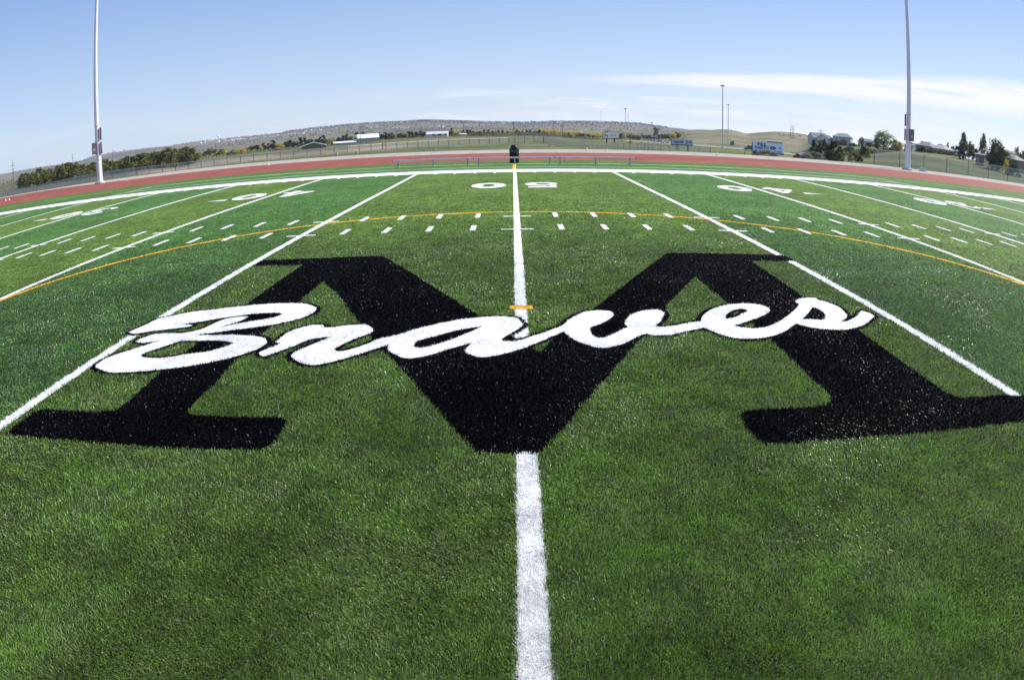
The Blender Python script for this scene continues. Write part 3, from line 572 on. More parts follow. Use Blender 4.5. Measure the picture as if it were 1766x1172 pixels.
# ---- floodlight poles
polem = mat('white_pole_steel', (0.66, 0.67, 0.71), .42, .25, var=.05, scale=.4)
cabm = mat('cabinet_grey', (0.16, 0.15, 0.165), .5, .2)
def flood(x, y, side_s, label, ybase, wide_px, zs_box, zs_n):
    t = thing('floodlight_pole', label, 'light pole', (x, y, -.02)); F = y-CAM[1]; D = math.hypot(x-CAM[0], F)
    a = math.atan2(x-CAM[0], F); t.rotation_euler = (0, 0, -a)      # local x runs across the view
    MB().lathe([(.55, 0), (.55, .16), (.50, .18)], 32).build('concrete_footing', conc, t, True)
    MB().lathe([(.40, .165), (.40, .21), (.275, .215), (.26, .5), (.248, 4), (.218, 9.0), (.18, 15), (.155, 20), (.13, 26), (.11, 29.5)], 32).build('shaft', polem, t, True)
    for k in range(8): MB().lathe([(.022, .2), (.022, .30)], 8, (.335*math.cos(k*.785), .335*math.sin(k*.785))).build('anchor_bolt', galv, t)
    MB().tube([(.33*1, -.2, .1), (.31, -.12, .28), (.285*1, -.06, .6), (.275, -.05, 3.0)], .035, 8).build('conduit', white_p, t, True)
    z0, z1 = zs_box; s = side_s
    c = MB().box(*sorted((s*.06, s*.62)), -.36, -.262, z0, z1).build('equipment_cabinet', cabm, t)
    MB().box(*sorted((s*.26, s*.46)), -.364, -.361, z0+(z1-z0)*.28, z0+(z1-z0)*.52).build('warning_plate', mat('pale_plate', (.42, .42, .46), .5), c)
    for (z0, z1) in zs_n:
        b = MB().box(*sorted((-s*.28, -s*.44)), -.30, .30, z0, z1).build('equipment_cabinet', mat('maroon_cabinet', (.10, .035, .05), .5), t); b['label'] = 'narrow dark maroon cabinet'
    for z in (5.6, 2.3): MB().lathe([(.278-.008*z/3, z), (.278-.008*z/3, z+.08)], 32).build('band', galv, t)
    ca = MB().box(-2.4, 2.4, -.08, .08, 28.6, 28.8).box(-2.4, 2.4, -.08, .08, 27.4, 27.6).build('crossarm', galv, t)
    for z in (28.2, 27.0):
        for xx in (-2, -1.2, -.4, .4, 1.2, 2): MB().lathe([(.06, z+.35), (.30, z+.2), (.32, z-.05), (.30, z-.08)], 16, (xx, -.35)).build('floodlight', galv, ca, True)
zz = lambda px, a, b_, y: (top_z(px, b_, y-CAM[1])+.02, top_z(px, a, y-CAM[1])+.02)
flood(-39.8, 50.0, -1, 'tall white floodlight pole at the left edge of the running track', 316, 6, zz(165, 246.4, 266.4, 50.0), [zz(174, 245.4, 265, 50.0), zz(173, 220, 241, 50.0)])
flood(39.05, 52.8, 1, 'tall white floodlight pole at the right, in front of the grassy slope', 293, 8, zz(1568, 222.7, 243.3, 52.8), [zz(1558, 221.6, 242, 52.8), zz(1558, 196.6, 216.8, 52.8)])
t = thing('valve_cover', 'small grey utility box on the apron beside the right floodlight pole', 'utility box', (41.9, 54.0, 0)); MB().box(-.35, .35, -.2, .2, 0, .3).build('body', galv, t); MB().box(-.38, .38, -.23, .23, .302, .35).build('lid', conc, t)

# ---- small white cones and markers round the track
def cone(px, py, label, grp, s=1.0, z=0.0):
    g = G(px, py+1.5, z); t = thing('marker_cone', label, 'marker cone', (float(g[0]), float(g[1]), z), 0, grp)
    MB().lathe([(.10*s, .02), (.07*s, .16*s), (.035*s, .34*s), (.03*s, .36*s)], 16).build('cone', white_p, t, True); MB().box(-.15*s, .15*s, -.15*s, .15*s, 0, .02).build('base', white_p, t)
for px, py in ((463, 283), (1046.6, 260.5), (1012, 258), (1237, 265.5)): cone(px, py, 'small white marker cone on the outer edge of the running track', 'white marker cones along the track', .75)
for px, py in ((9.7, 344.8), (15.9, 343.6)): cone(px, py, 'white cone of the close pair at the far left end of the track', 'pair of white cones far left', .55)
def stake(px, F, py, label, col, grp=None):
    x, y, z, D = at(px, F); h = max(.3, top_z(px, py, F)-z); t = thing('marker_stake', label, 'marker stake', (x, y, z), 0, grp)
    MB().bar((0, 0, -.1), (0, 0, h-.25), .05).build('stake', wood, t); MB().box(-.16, .16, -.05, .05, h-.26, h+.02).build('head', col, t)
yel = mat('faded_yellow', (.62, .6, .35), .7)
for px, F, py in ((731.7, 80, 257), (748.6, 80, 257.5), (844.9, 90, 252.3), (1118, 84, 252), (947, 95, 250.5), (614.7, 82, 263.8), (580, 78, 270)): stake(px, F, py, 'short stake with a pale yellow head in the grass beyond the track', yel, 'pale stakes in the grass')
stake(1106, 110, 240.5, 'dark post with a bright white head, right of the white billboard', white_p); stake(1284, 90, 262, 'low stake with a yellow-green head in front of the highway', mat('lime', (.5, .55, .1)))

# ---- fences
def wire_mat(name, cover):
    m_ = bpy.data.materials.new(name); m_.use_nodes = True; t = NT(m_.node_tree); b = m_.node_tree.nodes['Principled BSDF']; b.inputs['Base Color'].default_value = (.55, .56, .56, 1); b.inputs['Roughness'].default_value = .5; b.inputs['Metallic'].default_value = .3
    tr = t.n('ShaderNodeBsdfTransparent'); mx = t.n('ShaderNodeMixShader'); mx.inputs[0].default_value = cover; t.l(tr.outputs[0], mx.inputs[1]); t.l(b.outputs[0], mx.inputs[2]); t.l(mx.outputs[0], m_.node_tree.nodes['Material Output'].inputs[0]); return m_
WIRE = wire_mat('chain_link', .26); WIRE2 = wire_mat('dense_chain_link', .42)
postm = mat('fence_post_steel', (.20, .205, .205), .6, .3)
def fence(label, pts, hgt, wm, sp=3.05, rail=True, pr=.045, hfun=None, group=None, name='chain_link_fence'):
    p = np.array(pts, float); L_ = np.concatenate([[0], np.cumsum(np.hypot(*np.diff(p, axis=0).T))]); n = max(2, int(round(L_[-1]/sp))+1); s = np.linspace(0, L_[-1], n)
    X = np.interp(s, L_, p[:, 0]); Y = np.interp(s, L_, p[:, 1]); Zb = H(X, Y); hh = np.full(n, hgt) if hfun is None else np.interp(np.linspace(0, 1, n), np.linspace(0, 1, len(hfun)), hfun)
    t = thing(name, label, 'fence', (float(X[0]), float(Y[0]), float(Zb[0])), 0, group); o = np.array([X[0], Y[0], Zb[0]])
    T = np.stack([X, Y, Zb], -1)-o
    for i in range(n): MB().tube([T[i]-np.array([0, 0, .4]), T[i]+np.array([0, 0, hh[i]+.05])], pr*(1.35 if i in (0, n-1) else 1), 8).build('post', postm, t)
    if rail: MB().tube([T[i]+np.array([0, 0, hh[i]]) for i in range(n)], pr*.62, 6).build('top_rail', galv, t)
    v = [T[i]+np.array([0, 0, .03]) for i in range(n)]+[T[i]+np.array([0, 0, hh[i]-.03]) for i in range(n)]
    link('wire_mesh', mesh_np('wire_mesh', v, np.array([(i, i+1, n+i+1, n+i) for i in range(n-1)]), wm, 4), t); return t
def line(pxF): return [at(px, F)[:2] for px, F in pxF]
fence('long chain-link fence in front of the row of pines on the left', line([(-60, 128), (0, 130), (120, 134), (235, 140)]), 1.8, WIRE2, 3.05, pr=.055)
fence('chain-link fence running in front of the bare dirt bank', line([(237, 140), (363, 146), (503, 152), (600, 156), (660, 162)]), 1.6, WIRE, 3.05, pr=.075, hfun=[1.75, 1.6, 1.5, 1.45])
fence('chain-link fence left of the gate gap behind the black barrel', line([(666, 162), (766, 172), (878, 182)]), 1.45, WIRE, 3.05, pr=.07)
t = fence('gate section of wire fence right of the gap behind the black barrel', line([(888, 182), (937, 184)]), 1.7, WIRE, 2.6, pr=.065, name='fence_gate')
fence('dense oblique wire fence running from the gate towards the white billboard', line([(938, 184), (1000, 132), (1070, 106), (1150, 87), (1225, 74)]), 1.5, WIRE2, 3.05, pr=.035, hfun=[1.55, 1.35, 1.2, .9, .6])
fence('chain-link fence along the grassy slope at the right edge', [(40, 61.6), (60, 62.2), (84, 63.0)], 1.75, wire_mat('thin_chain_link', .26), 3.6, pr=.04)

# ---- vegetation
def leafmat(name, c, c2):
    m_ = bpy.data.materials.new(name); m_.use_nodes = True; t = NT(m_.node_tree); b = m_.node_tree.nodes['Principled BSDF']; b.inputs['Roughness'].default_value = .75; b.inputs['Specular IOR Level'].default_value = .15
    g = t.n('ShaderNodeNewGeometry'); nz = t.n('ShaderNodeTexNoise', i_2=.5, i_3=4.0); t.l(g.outputs['Position'], nz.inputs[0])
    f = t.math('MULTIPLY_ADD', g.outputs['Random Per Island'], .5, t.math('MULTIPLY', nz.outputs[0], .5)); cc = t.mix(t.smooth(f, .25, .75), c, c2); t.l(cc, b.inputs['Base Color'])
    tr = t.n('ShaderNodeBsdfTranslucent'); t.l(cc, tr.inputs[0]); mx = t.n('ShaderNodeMixShader'); mx.inputs[0].default_value = .35; t.l(b.outputs[0], mx.inputs[1]); t.l(tr.outputs[0], mx.inputs[2]); t.l(mx.outputs[0], m_.node_tree.nodes['Material Output'].inputs[0]); return m_
LM = {'pine': leafmat('pine_needles', (.09, .105, .026), (.23, .22, .06)), 'spruce': leafmat('spruce_needles', (.022, .034, .024), (.05, .065, .04)), 'yellow': leafmat('yellow_leaves', (.40, .31, .045), (.70, .52, .08)),
 'olive': leafmat('olive_leaves', (.10, .115, .04), (.21, .20, .07)), 'green': leafmat('green_leaves', (.03, .06, .014), (.10, .15, .03)), 'dark': leafmat('dark_leaves', (.018, .032, .015), (.05, .07, .026)),
 'shrub': leafmat('grey_shrub_leaves', (.13, .14, .10), (.26, .27, .20)), 'poplar': leafmat('poplar_leaves', (.03, .062, .018), (.10, .15, .038)), 'lime': leafmat('yellow_green_leaves', (.10, .15, .03), (.30, .34, .07)), 'haze_brush': leafmat('dry_brush_leaves', (.05, .055, .04), (.085, .085, .06)), 'rust': leafmat('rust_leaves', (.08, .045, .03), (.16, .09, .05))}  # lime is a lighter yellow-green leaf tone
def crown_mesh(kind, n, seed):
    r = np.random.default_rng(seed); nc = max(10, n//16); cs = []
    if kind in ('pine', 'spruce'):
        for i in range(nc):
            z = r.uniform(.03, .97); rad = (.5*(1-z)**.75+.03) if kind == 'spruce' else .5*min(1, (1.05-z)*1.7)*(.75+.25*math.sin(z*3.1))
            a = r.uniform(0, 6.28); q_ = rad*r.uniform(.15 if kind == 'spruce' else .45, 1.0); cs.append((q_*math.cos(a), q_*math.sin(a), z, .10 if kind == 'spruce' else .13))
        cs.append((0, 0, .96, .05))
    elif kind == 'poplar':
        for i in range(nc):
            z = r.uniform(.04, .98); rad = .5*math.sin(math.pi*min(1, z*.8+.16))**.8*(1 if z < .5 else 1-.55*(z-.5)*2*r.uniform(.6, 1)); a = r.uniform(0, 6.28); q_ = rad*r.uniform(.3, 1); cs.append((q_*math.cos(a), q_*math.sin(a), z, .15))
    elif kind == 'shrub':
        for i in range(nc): a = r.uniform(0, 6.28); e = r.uniform(0, 1.5); q_ = r.uniform(.5, 1)**.5; cs.append((.42*q_*math.cos(a)*math.cos(e), .42*q_*math.sin(a)*math.cos(e), .1+.75*q_*math.sin(e)*r.uniform(.7, 1.1), .14))
    else:
        for i in range(nc):
            d = r.normal(size=3); d /= np.linalg.norm(d); q_ = r.uniform(.35, 1)**.6*r.uniform(.8, 1.08); cs.append((.40*q_*d[0], .40*q_*d[1], .52+.40*q_*d[2]+(.03 if d[2] > 0 else 0), .13))
    cs = np.array(cs); k = r.integers(0, len(cs), n); c = cs[k]; off = r.normal(size=(n, 3))*.55; off *= (1/np.maximum(1, np.linalg.norm(off, axis=1)/1.3))[:, None]
    P = c[:, :3]+off*c[:, 3:4]*np.array([1, 1, .8 if kind not in ('poplar',) else .6]); P[:, 2] = np.clip(P[:, 2], .01, 1.0)
    a = r.normal(size=(n, 3)); a /= np.linalg.norm(a, axis=1)[:, None]; b_ = np.cross(a, r.normal(size=(n, 3))); b_ /= np.linalg.norm(b_, axis=1)[:, None]
    s = (3.6/math.sqrt(n))*r.uniform(.5, 1.25, n)[:, None]*(.85 if n > 900 else .95); sz = np.array([1, 1, .85 if kind != 'poplar' else .45])
    a = a*s*.5*sz; b_ = b_*s*.42*sz; v = np.stack([P-a, P-b_*.9, P+a, P+b_], 1).reshape(-1, 3); i = np.arange(n)[:, None]*4
    return mesh_np(kind+'_crown', v, i+np.array([[0, 1, 2, 3]]), None, 4)
CR = {}
bark = mat('bark', (.09, .07, .055), .95, var=.3, scale=1.5)
TR = []
def trunk_mesh(seed):
    b = MB(); r = random.Random(seed); b.tube([(0, 0, -.08), (.01, 0, .2), (-.01, .01, .55), (0, 0, .85)], [.036, .028, .018, .006], 8)
    for i in range(5): a = i*1.3+r.uniform(0, .6); z = .25+i*.1; b.tube([(0, 0, z), (.15*math.cos(a), .15*math.sin(a), z+.12), (.3*math.cos(a), .3*math.sin(a), z+.2)], [.014, .009, .003], 6)
    me = bpy.data.meshes.new('trunk'); me.from_pydata(b.v, [], b.f); me.materials.append(bark); me.update(); return me
for s in range(3): TR.append(trunk_mesh(s))
def tree(px, py, wpx, F, kind, label, group=None, n=300, colour=None, name=None, cat='tree', sink=.0, pybase=None):
    x, y, z, D = at(px, F); h = top_z(px, py, F)-z
    h = max(h, 1.0); w = wpx*D/1215*(1.25 if kind == 'poplar' else 1.0)
    shape = kind if kind in ('pine', 'spruce', 'poplar', 'shrub') else 'round'; key = (shape, n, colour or kind, random.randrange(3))
    if key not in CR:
        me = crown_mesh(shape, n, hash((shape, n, key[3])) % 9999 if False else (len(shape)*131+n*7+key[3]*17)); me.materials.append(LM[colour or kind]); CR[key] = me
    nm = name or {'pine': 'pine_tree', 'spruce': 'spruce_tree', 'poplar': 'poplar_tree', 'shrub': 'shrub', 'yellow': 'cottonwood_tree'}.get(kind, 'leafy_tree')
    t = thing(nm, label, cat, (x, y, z), random.uniform(0, 6.28), group)
    c = link('crown', CR[key], t); c.scale = (w*1.06, w*1.06, h*(1.02 if kind != 'shrub' else 1.1)); c.location = (0, 0, 0 if kind != 'shrub' else -.1*h)
    if kind == 'poplar' or (shape == 'round' and h > 4): c.location = (0, 0, .04*h); c.scale[2] = h*.98
    if kind != 'shrub': k = link('trunk', random.choice(TR), t); k.scale = (max(w, h*.3), max(w, h*.3), h)
    return t
g = 'row of pines behind the left fence'
for px, py, w in [(40,300,13),(47,298,15),(58,297,14),(70,289,17),(79,293,14),(88,291,15),(101,286,17),(110,284,14),(119,281,18),(133,281,17),(144,284,15),(154,284,15),(163,280,14),(172,278,15),(183,275,19),(194,277,14),(204,277,14),(213,273,15),(221,269,19),(231,270,15),(240,266,17),(247,265,18),(256,265,14),(265,263,15),(274,262,15),(283,259,14),(292,255,19),(303,257,17),(313,256,16),(323,253,17),(333,256,15)]:
    tree(px, py, w*1.9, random.uniform(222, 240), 'pine', 'bushy olive-green pine in the dense row behind the left fence', g, 900)
belt = [(347,263,13,'yellow'),(355,260,10,'olive'),(361,257,12,'olive'),(368,257,14,'olive'),(374,263,15,'yellow'),(380,258,10,'olive'),(386,256,9,'yellow'),(394,262,12,'olive'),(403,258,9,'olive'),(408,259,12,'yellow'),(417,256,15,'yellow'),(426,255,11,'olive'),(434,251,13,'olive'),(443,250,14,'dark'),(450,252,8,'yellow'),(455,247,9,'spruce'),(463,248,9,'spruce'),(471,243,11,'spruce'),(479,248,9,'yellow'),(487,248,9,'yellow'),(495,245,14,'dark'),(504,242,17,'dark'),(513,243,10,'olive'),(518,238,9,'spruce'),(525,238,10,'spruce'),(535,240,13,'dark'),(547,239,13,'dark'),(553,237,9,'spruce'),(558,234.5,9,'spruce'),(564,240,9,'olive'),(571,240,10,'yellow'),(579,240,13,'yellow'),(585,236,12,'dark'),(593,235,10,'spruce'),(599,232,9,'spruce'),(605,234,10,'olive'),(616,229,7,'spruce'),(626,229,7,'spruce'),(652,237,8,'dark'),(658,231,10,'dark'),(664,229,9,'spruce'),(670,231,8,'spruce'),(676,230,8,'spruce'),(691,229,15,'rust'),(698,231,8,'olive'),(705,227,8,'spruce'),(710,228,8,'spruce'),(718,227,9,'dark'),(725,227,9,'spruce'),(731,228,8,'dark'),(773,226,9,'olive'),(779,222,7,'spruce'),(785,227,8,'yellow'),(791,229,8,'olive'),(799,224,8,'dark'),(805,224.5,8,'spruce'),(811,225,7,'spruce'),(816,226,6,'spruce'),(822,227,8,'olive'),(828,227,9,'dark'),(835.5,224.5,7,'spruce'),(842.5,224.5,7,'spruce'),(850,227,6,'spruce'),(859,225,6,'spruce'),(866.6,225,6,'spruce'),(875.5,226,6,'spruce'),(891,225,7,'spruce'),(894,226,6,'spruce'),(901,226.5,5,'spruce'),(908,224.5,7,'spruce'),(914,224.5,6,'spruce'),(918,227,5,'spruce'),(922.5,226.5,6,'spruce'),(926,227,5,'spruce'),(930.6,224.5,6,'spruce'),(937,227,9,'olive'),(942,226,11,'yellow'),(950,227,11,'yellow'),(958,226,11,'yellow'),(966,228,10,'yellow'),(974,230,11,'shrub'),(981,229,9,'olive'),(987,231,8,'yellow'),(995,232,13,'dark'),(1003,230,14,'green'),(1014,232,12,'olive'),(1022,235,7,'dark'),(1030,231,12,'yellow'),(1041,232,9,'dark'),(1070,230,10,'olive'),(1077,231,9,'yellow'),(1086,231,9,'olive'),(1093,233,9,'dark'),(1102,231,10,'shrub'),(1110,232,9,'olive'),(1118,233,10,'dark'),(1127,232,10,'dark'),(1136,231,12,'olive'),(1145,231,12,'green'),(1153,230,12,'olive'),(1161,228.5,11,'yellow'),(1168,228,11,'olive')]
KL = {'yellow': ('golden-yellow autumn tree in the tree belt beyond the fence', 'golden autumn trees in the belt'), 'olive': ('olive-green leafy tree in the tree belt beyond the fence', 'olive trees in the belt'), 'dark': ('dark green round tree in the tree belt beyond the fence', 'dark round trees in the belt'), 'spruce': ('small dark conical spruce in the tree belt beyond the fence', 'dark conical spruces in the belt'), 'green': ('mid-green leafy tree near the billboards', 'green trees in the belt'), 'rust': ('dark reddish-brown tree just left of the low grey barn', None), 'shrub': ('pale grey-green bush in the tree belt', 'grey bushes in the belt')}
for px, py, w, k in belt:
    la, gr = KL[k]; F = random.uniform(402, 430) if px < 1040 else random.uniform(455, 500)
    tree(px, py, w*(1.75 if k == 'spruce' else 1.35), F, 'round' if k not in ('spruce', 'shrub') else k, la, gr, 260, colour=k, name={'spruce': 'spruce_tree', 'shrub': 'shrub'}.get(k, 'leafy_tree'))
tree(1133, 217.5, 17, 700, 'round', 'tall hazy olive tree on the low rise right of the white billboard', None, 240, colour='olive')
for px, py, w, F, k, col, la in [(1088, 241.5, 9, 300, 'shrub', 'yellow', 'bright yellow bush on the verge beside the thin light mast'), (1320, 256.5, 40, 92, 'shrub', 'shrub', 'grey-green bush in front of the blue billboard'), (1303, 262, 16, 90, 'shrub', 'shrub', 'low grey bush below the left end of the blue billboard'), (1376, 266, 16, 95, 'shrub', 'green', 'low green bush beside the grey shrubs'), (1392, 263, 24, 92, 'shrub', 'shrub', 'left silvery shrub at the edge of the apron'), (1408, 259, 30, 95, 'shrub', 'shrub', 'right silvery shrub below the young pines'),
    (1403, 242.5, 15, 118, 'pine', 'dark', 'narrow young dark pine left of its bushy neighbours'), (1421, 241, 18, 112, 'pine', 'dark', 'bushy dark pine between two others by the apron'), (1438, 244, 24, 105, 'pine', 'dark', 'broadest dark pine beside the apron'), (1411, 250, 17, 116, 'pine', 'dark', 'small dark pine filling the gap in the cluster by the apron'), (1429, 251, 19, 108, 'pine', 'dark', 'short dense pine low in the cluster by the apron'), (1448, 253, 16, 106, 'pine', 'dark', 'rightmost short pine of the cluster by the apron'), (1430, 256, 24, 98, 'shrub', 'dark', 'dark undergrowth at the foot of the pines'), (1448, 262, 14, 98, 'shrub', 'olive', 'olive undergrowth right of the pines'), (1473, 258, 21, 96, 'shrub', 'olive', 'round olive bush standing alone right of the pines'), (1483, 268, 12, 90, 'shrub', 'rust', 'small rusty bush at the apron edge'),
    (1455, 241, 12, 385, 'round', 'dark', 'dark tree in front of the blue-grey house'), (1443, 243, 11, 380, 'round', 'dark', 'dark tree between the dark-gabled house and the blue-grey house'), (1470, 246, 14, 375, 'round', 'green', 'green tree low before the blue-grey house'), (1500, 246, 14, 370, 'round', 'dark', 'dark tree before the white bungalow'), (1415, 240, 12, 390, 'round', 'olive', 'olive tree before the leftmost grey-roofed house'), (1465, 251, 22, 300, 'shrub', 'dark', 'dark hedge below the blue-grey house'), (1489, 247, 17, 170, 'shrub', 'dark', 'tall dark clipped bush at the low end of the hedge'), (1486, 237, 9, 398, 'round', 'rust', 'thin rusty tree between two houses'),
    (1497, 252, 9, 168, 'shrub', 'lime', 'bright green shrub against the dark hedge')]:
    tree(px, py, w*1.2, F, k, la, None, 1100 if w > 14 else 600, colour=col, name='pine_tree' if k == 'pine' else ('leafy_tree' if k == 'round' else 'shrub'), cat='tree' if k != 'shrub' else 'bush')
tree(1524, 224, 40, 300, 'round', 'big round yellow-green tree rising left of the right floodlight pole', None, 2600, colour='lime')
tree(1512, 238, 16, 290, 'round', 'darker leafy tree leaning from the left of the big round tree', None, 900, colour='green')
for px, py, w, F, k, col, la in [(1552, 244, 12, 260, 'round', 'yellow', 'slim golden tree just left of the right floodlight pole'), (1544, 247, 14, 262, 'shrub', 'olive', 'pale bush between the big round tree and the golden tree'), (1572, 245, 12, 265, 'round', 'green', 'green tree just right of the right floodlight pole'), (1541, 240, 14, 330, 'round', 'olive', 'olive tree behind the golden tree'),
    (1590, 250.5, 15, 240, 'shrub', 'dark', 'dark round bush on the crest beside the pale house'), (1590, 244, 8, 420, 'round', 'dark', 'small dark tree on the skyline behind the pale house'), (1634, 246.5, 7, 430, 'spruce', 'spruce', 'small conical tree on the skyline behind the grey roofs'), (1622, 249, 12, 440, 'round', 'olive', 'pale treetop on the skyline behind the grey roofs'), (1643, 252, 10, 430, 'round', 'green', 'low treetop left of the first poplar'),
    (1661, 229, 17, 215, 'spruce', 'poplar', 'left of the two tall ragged poplars on the right'), (1655, 247, 15, 214, 'round', 'dark', 'dark round tree at the foot of the left poplar'), (1670, 243, 12, 213, 'round', 'lime', 'yellow-green tree right of the left poplar'), (1678, 250, 14, 212, 'round', 'green', 'leafy tree in the gap between the two poplars'), (1694, 231, 17, 208, 'spruce', 'poplar', 'right of the two tall ragged poplars'),
    (1718, 238, 27, 176, 'round', 'green', 'tall broad tree at the far right casting a shadow on the slope'), (1728, 256, 26, 174, 'round', 'green', 'lower leafy crown right of the tall broad tree'), (1710, 253, 14, 178, 'round', 'dark', 'dark leafy tree left of the tall broad tree'), (1748, 276, 20, 160, 'shrub', 'dark', 'dark bush low at the right edge'), (1754, 255, 14, 330, 'round', 'green', 'distant round tree near the right edge'), (1766, 260, 12, 330, 'round', 'dark', 'distant dark tree at the right edge'), (1713, 268, 18, 172, 'shrub', 'dark', 'dark thicket in front of the brown shed'), (1735, 274, 12, 166, 'shrub', 'yellow', 'yellowing bush below the tall broad tree')]:
    tree(px, py, w*1.4, F, k, la, None, 1900 if w > 15 else 600, colour=col, name='poplar_tree' if col == 'poplar' else {'shrub': 'shrub', 'spruce': 'spruce_tree'}.get(k, 'leafy_tree'), cat='bush' if k == 'shrub' else 'tree')
def scrub(name, label, runs, col, n, size, hrel=1.0):
    vs = []; r = RNG
    for (p0, p1, f0, f1, hpx, k) in runs:
        m_ = int(n*k); px = r.uniform(p0, p1, m_); F = r.uniform(f0, f1, m_); y0 = np.interp(px, [0, 883, 1766], [325, 236, 300])
        d = ray(px, y0); az = np.arctan2(d[:, 0], d[:, 1]); D = F/np.cos(az); X = CAM[0]+D*np.sin(az); Y = CAM[1]+D*np.cos(az)
        clump = (field(np.stack([X, Y], -1), 14/ (F.mean()), 77)+1)/2; keep = r.random(m_) < np.clip(clump*1.3, .12, 1); X, Y, D = X[keep], Y[keep], D[keep]
        Zt = H(X, Y)+r.random(len(X))**1.2*hpx*D/1215*np.clip(clump[keep]+.3, .3, 1.2); sz = size*D/1215*r.uniform(.5, 1.3, len(X))
        c = np.stack([X, Y, Zt], -1); a = r.normal(size=(len(X), 3)); a /= np.linalg.norm(a, axis=1)[:, None]; b_ = np.cross(a, r.normal(size=(len(X), 3))); b_ /= np.linalg.norm(b_, axis=1)[:, None]
        a *= sz[:, None]*.5; b_ *= sz[:, None]*.4; vs.append(np.stack([c-a, c-b_, c+a, c+b_], 1).reshape(-1, 3))
    v = np.concatenate(vs); i = np.arange(len(v)//4)[:, None]*4; tag(link(name, mesh_np(name, v, i+np.array([[0, 1, 2, 3]]), LM[col], 4)), label, 'scrub', kind='stuff')
scrub('scrub', 'grey-green scrub behind the left fence and under the tree belt', [(-60, 45, 215, 260, 18, .35), (225, 345, 228, 240, 3, .1), (345, 500, 385, 402, 7, .35), (790, 1040, 395, 405, 5, .3), (1060, 1180, 470, 500, 8, .3)], 'shrub', 5200, 2.3)
scrub('scrub', 'olive and dark undergrowth filling the tree belt', [(345, 610, 418, 440, 11, .5), (650, 735, 420, 440, 7, .15), (770, 935, 420, 445, 6, .3), (930, 1040, 415, 440, 8, .25), (1040, 1185, 500, 560, 12, .45)], 'olive', 5200, 2.4)
scrub('scrub', 'golden foliage massed along the tree belt', [(345, 440, 405, 430, 9, .3), (930, 1045, 430, 470, 11, .6), (1150, 1190, 520, 560, 9, .2), (770, 930, 455, 475, 9, .45)], 'yellow', 2600, 2.1)
scrub('scrub', 'dark hedge climbing the slope in front of the houses', [(1495, 1548, 236, 250, 11, .8), (1598, 1652, 236, 244, 6, .5), (1440, 1502, 250, 266, 13, .9), (1440, 1530, 385, 396, 5, .5)], 'dark', 2200, 2.4)
scrub('woods', 'far-off dark woods along the distant hilltop', [(300, 520, 3150, 3380, 3.4, .5), (500, 800, 3150, 3380, 3.6, .9), (790, 1150, 3150, 3380, 3.8, 1.0)], 'dark', 5200, 2.0)
scrub('scrub', 'far-off grey brush over the distant hillside', [(320, 640, 1900, 3200, 2.0, 1.0), (600, 900, 1900, 3200, 2.0, .9), (880, 1180, 1800, 3200, 2.0, 1.0), (0, 330, 2600, 3350, 1.0, .25)], 'haze_brush', 1300, 2.8)
scrub('scrub', 'dark brush in the folds of the dry hills', [(1228, 1262, 800, 845, 3.2, .12), (1340, 1380, 700, 760, 3.5, .2), (1288, 1330, 790, 840, 1.6, .06), (1130, 1180, 700, 800, 3, .15)], 'dark', 2600, 1.7)

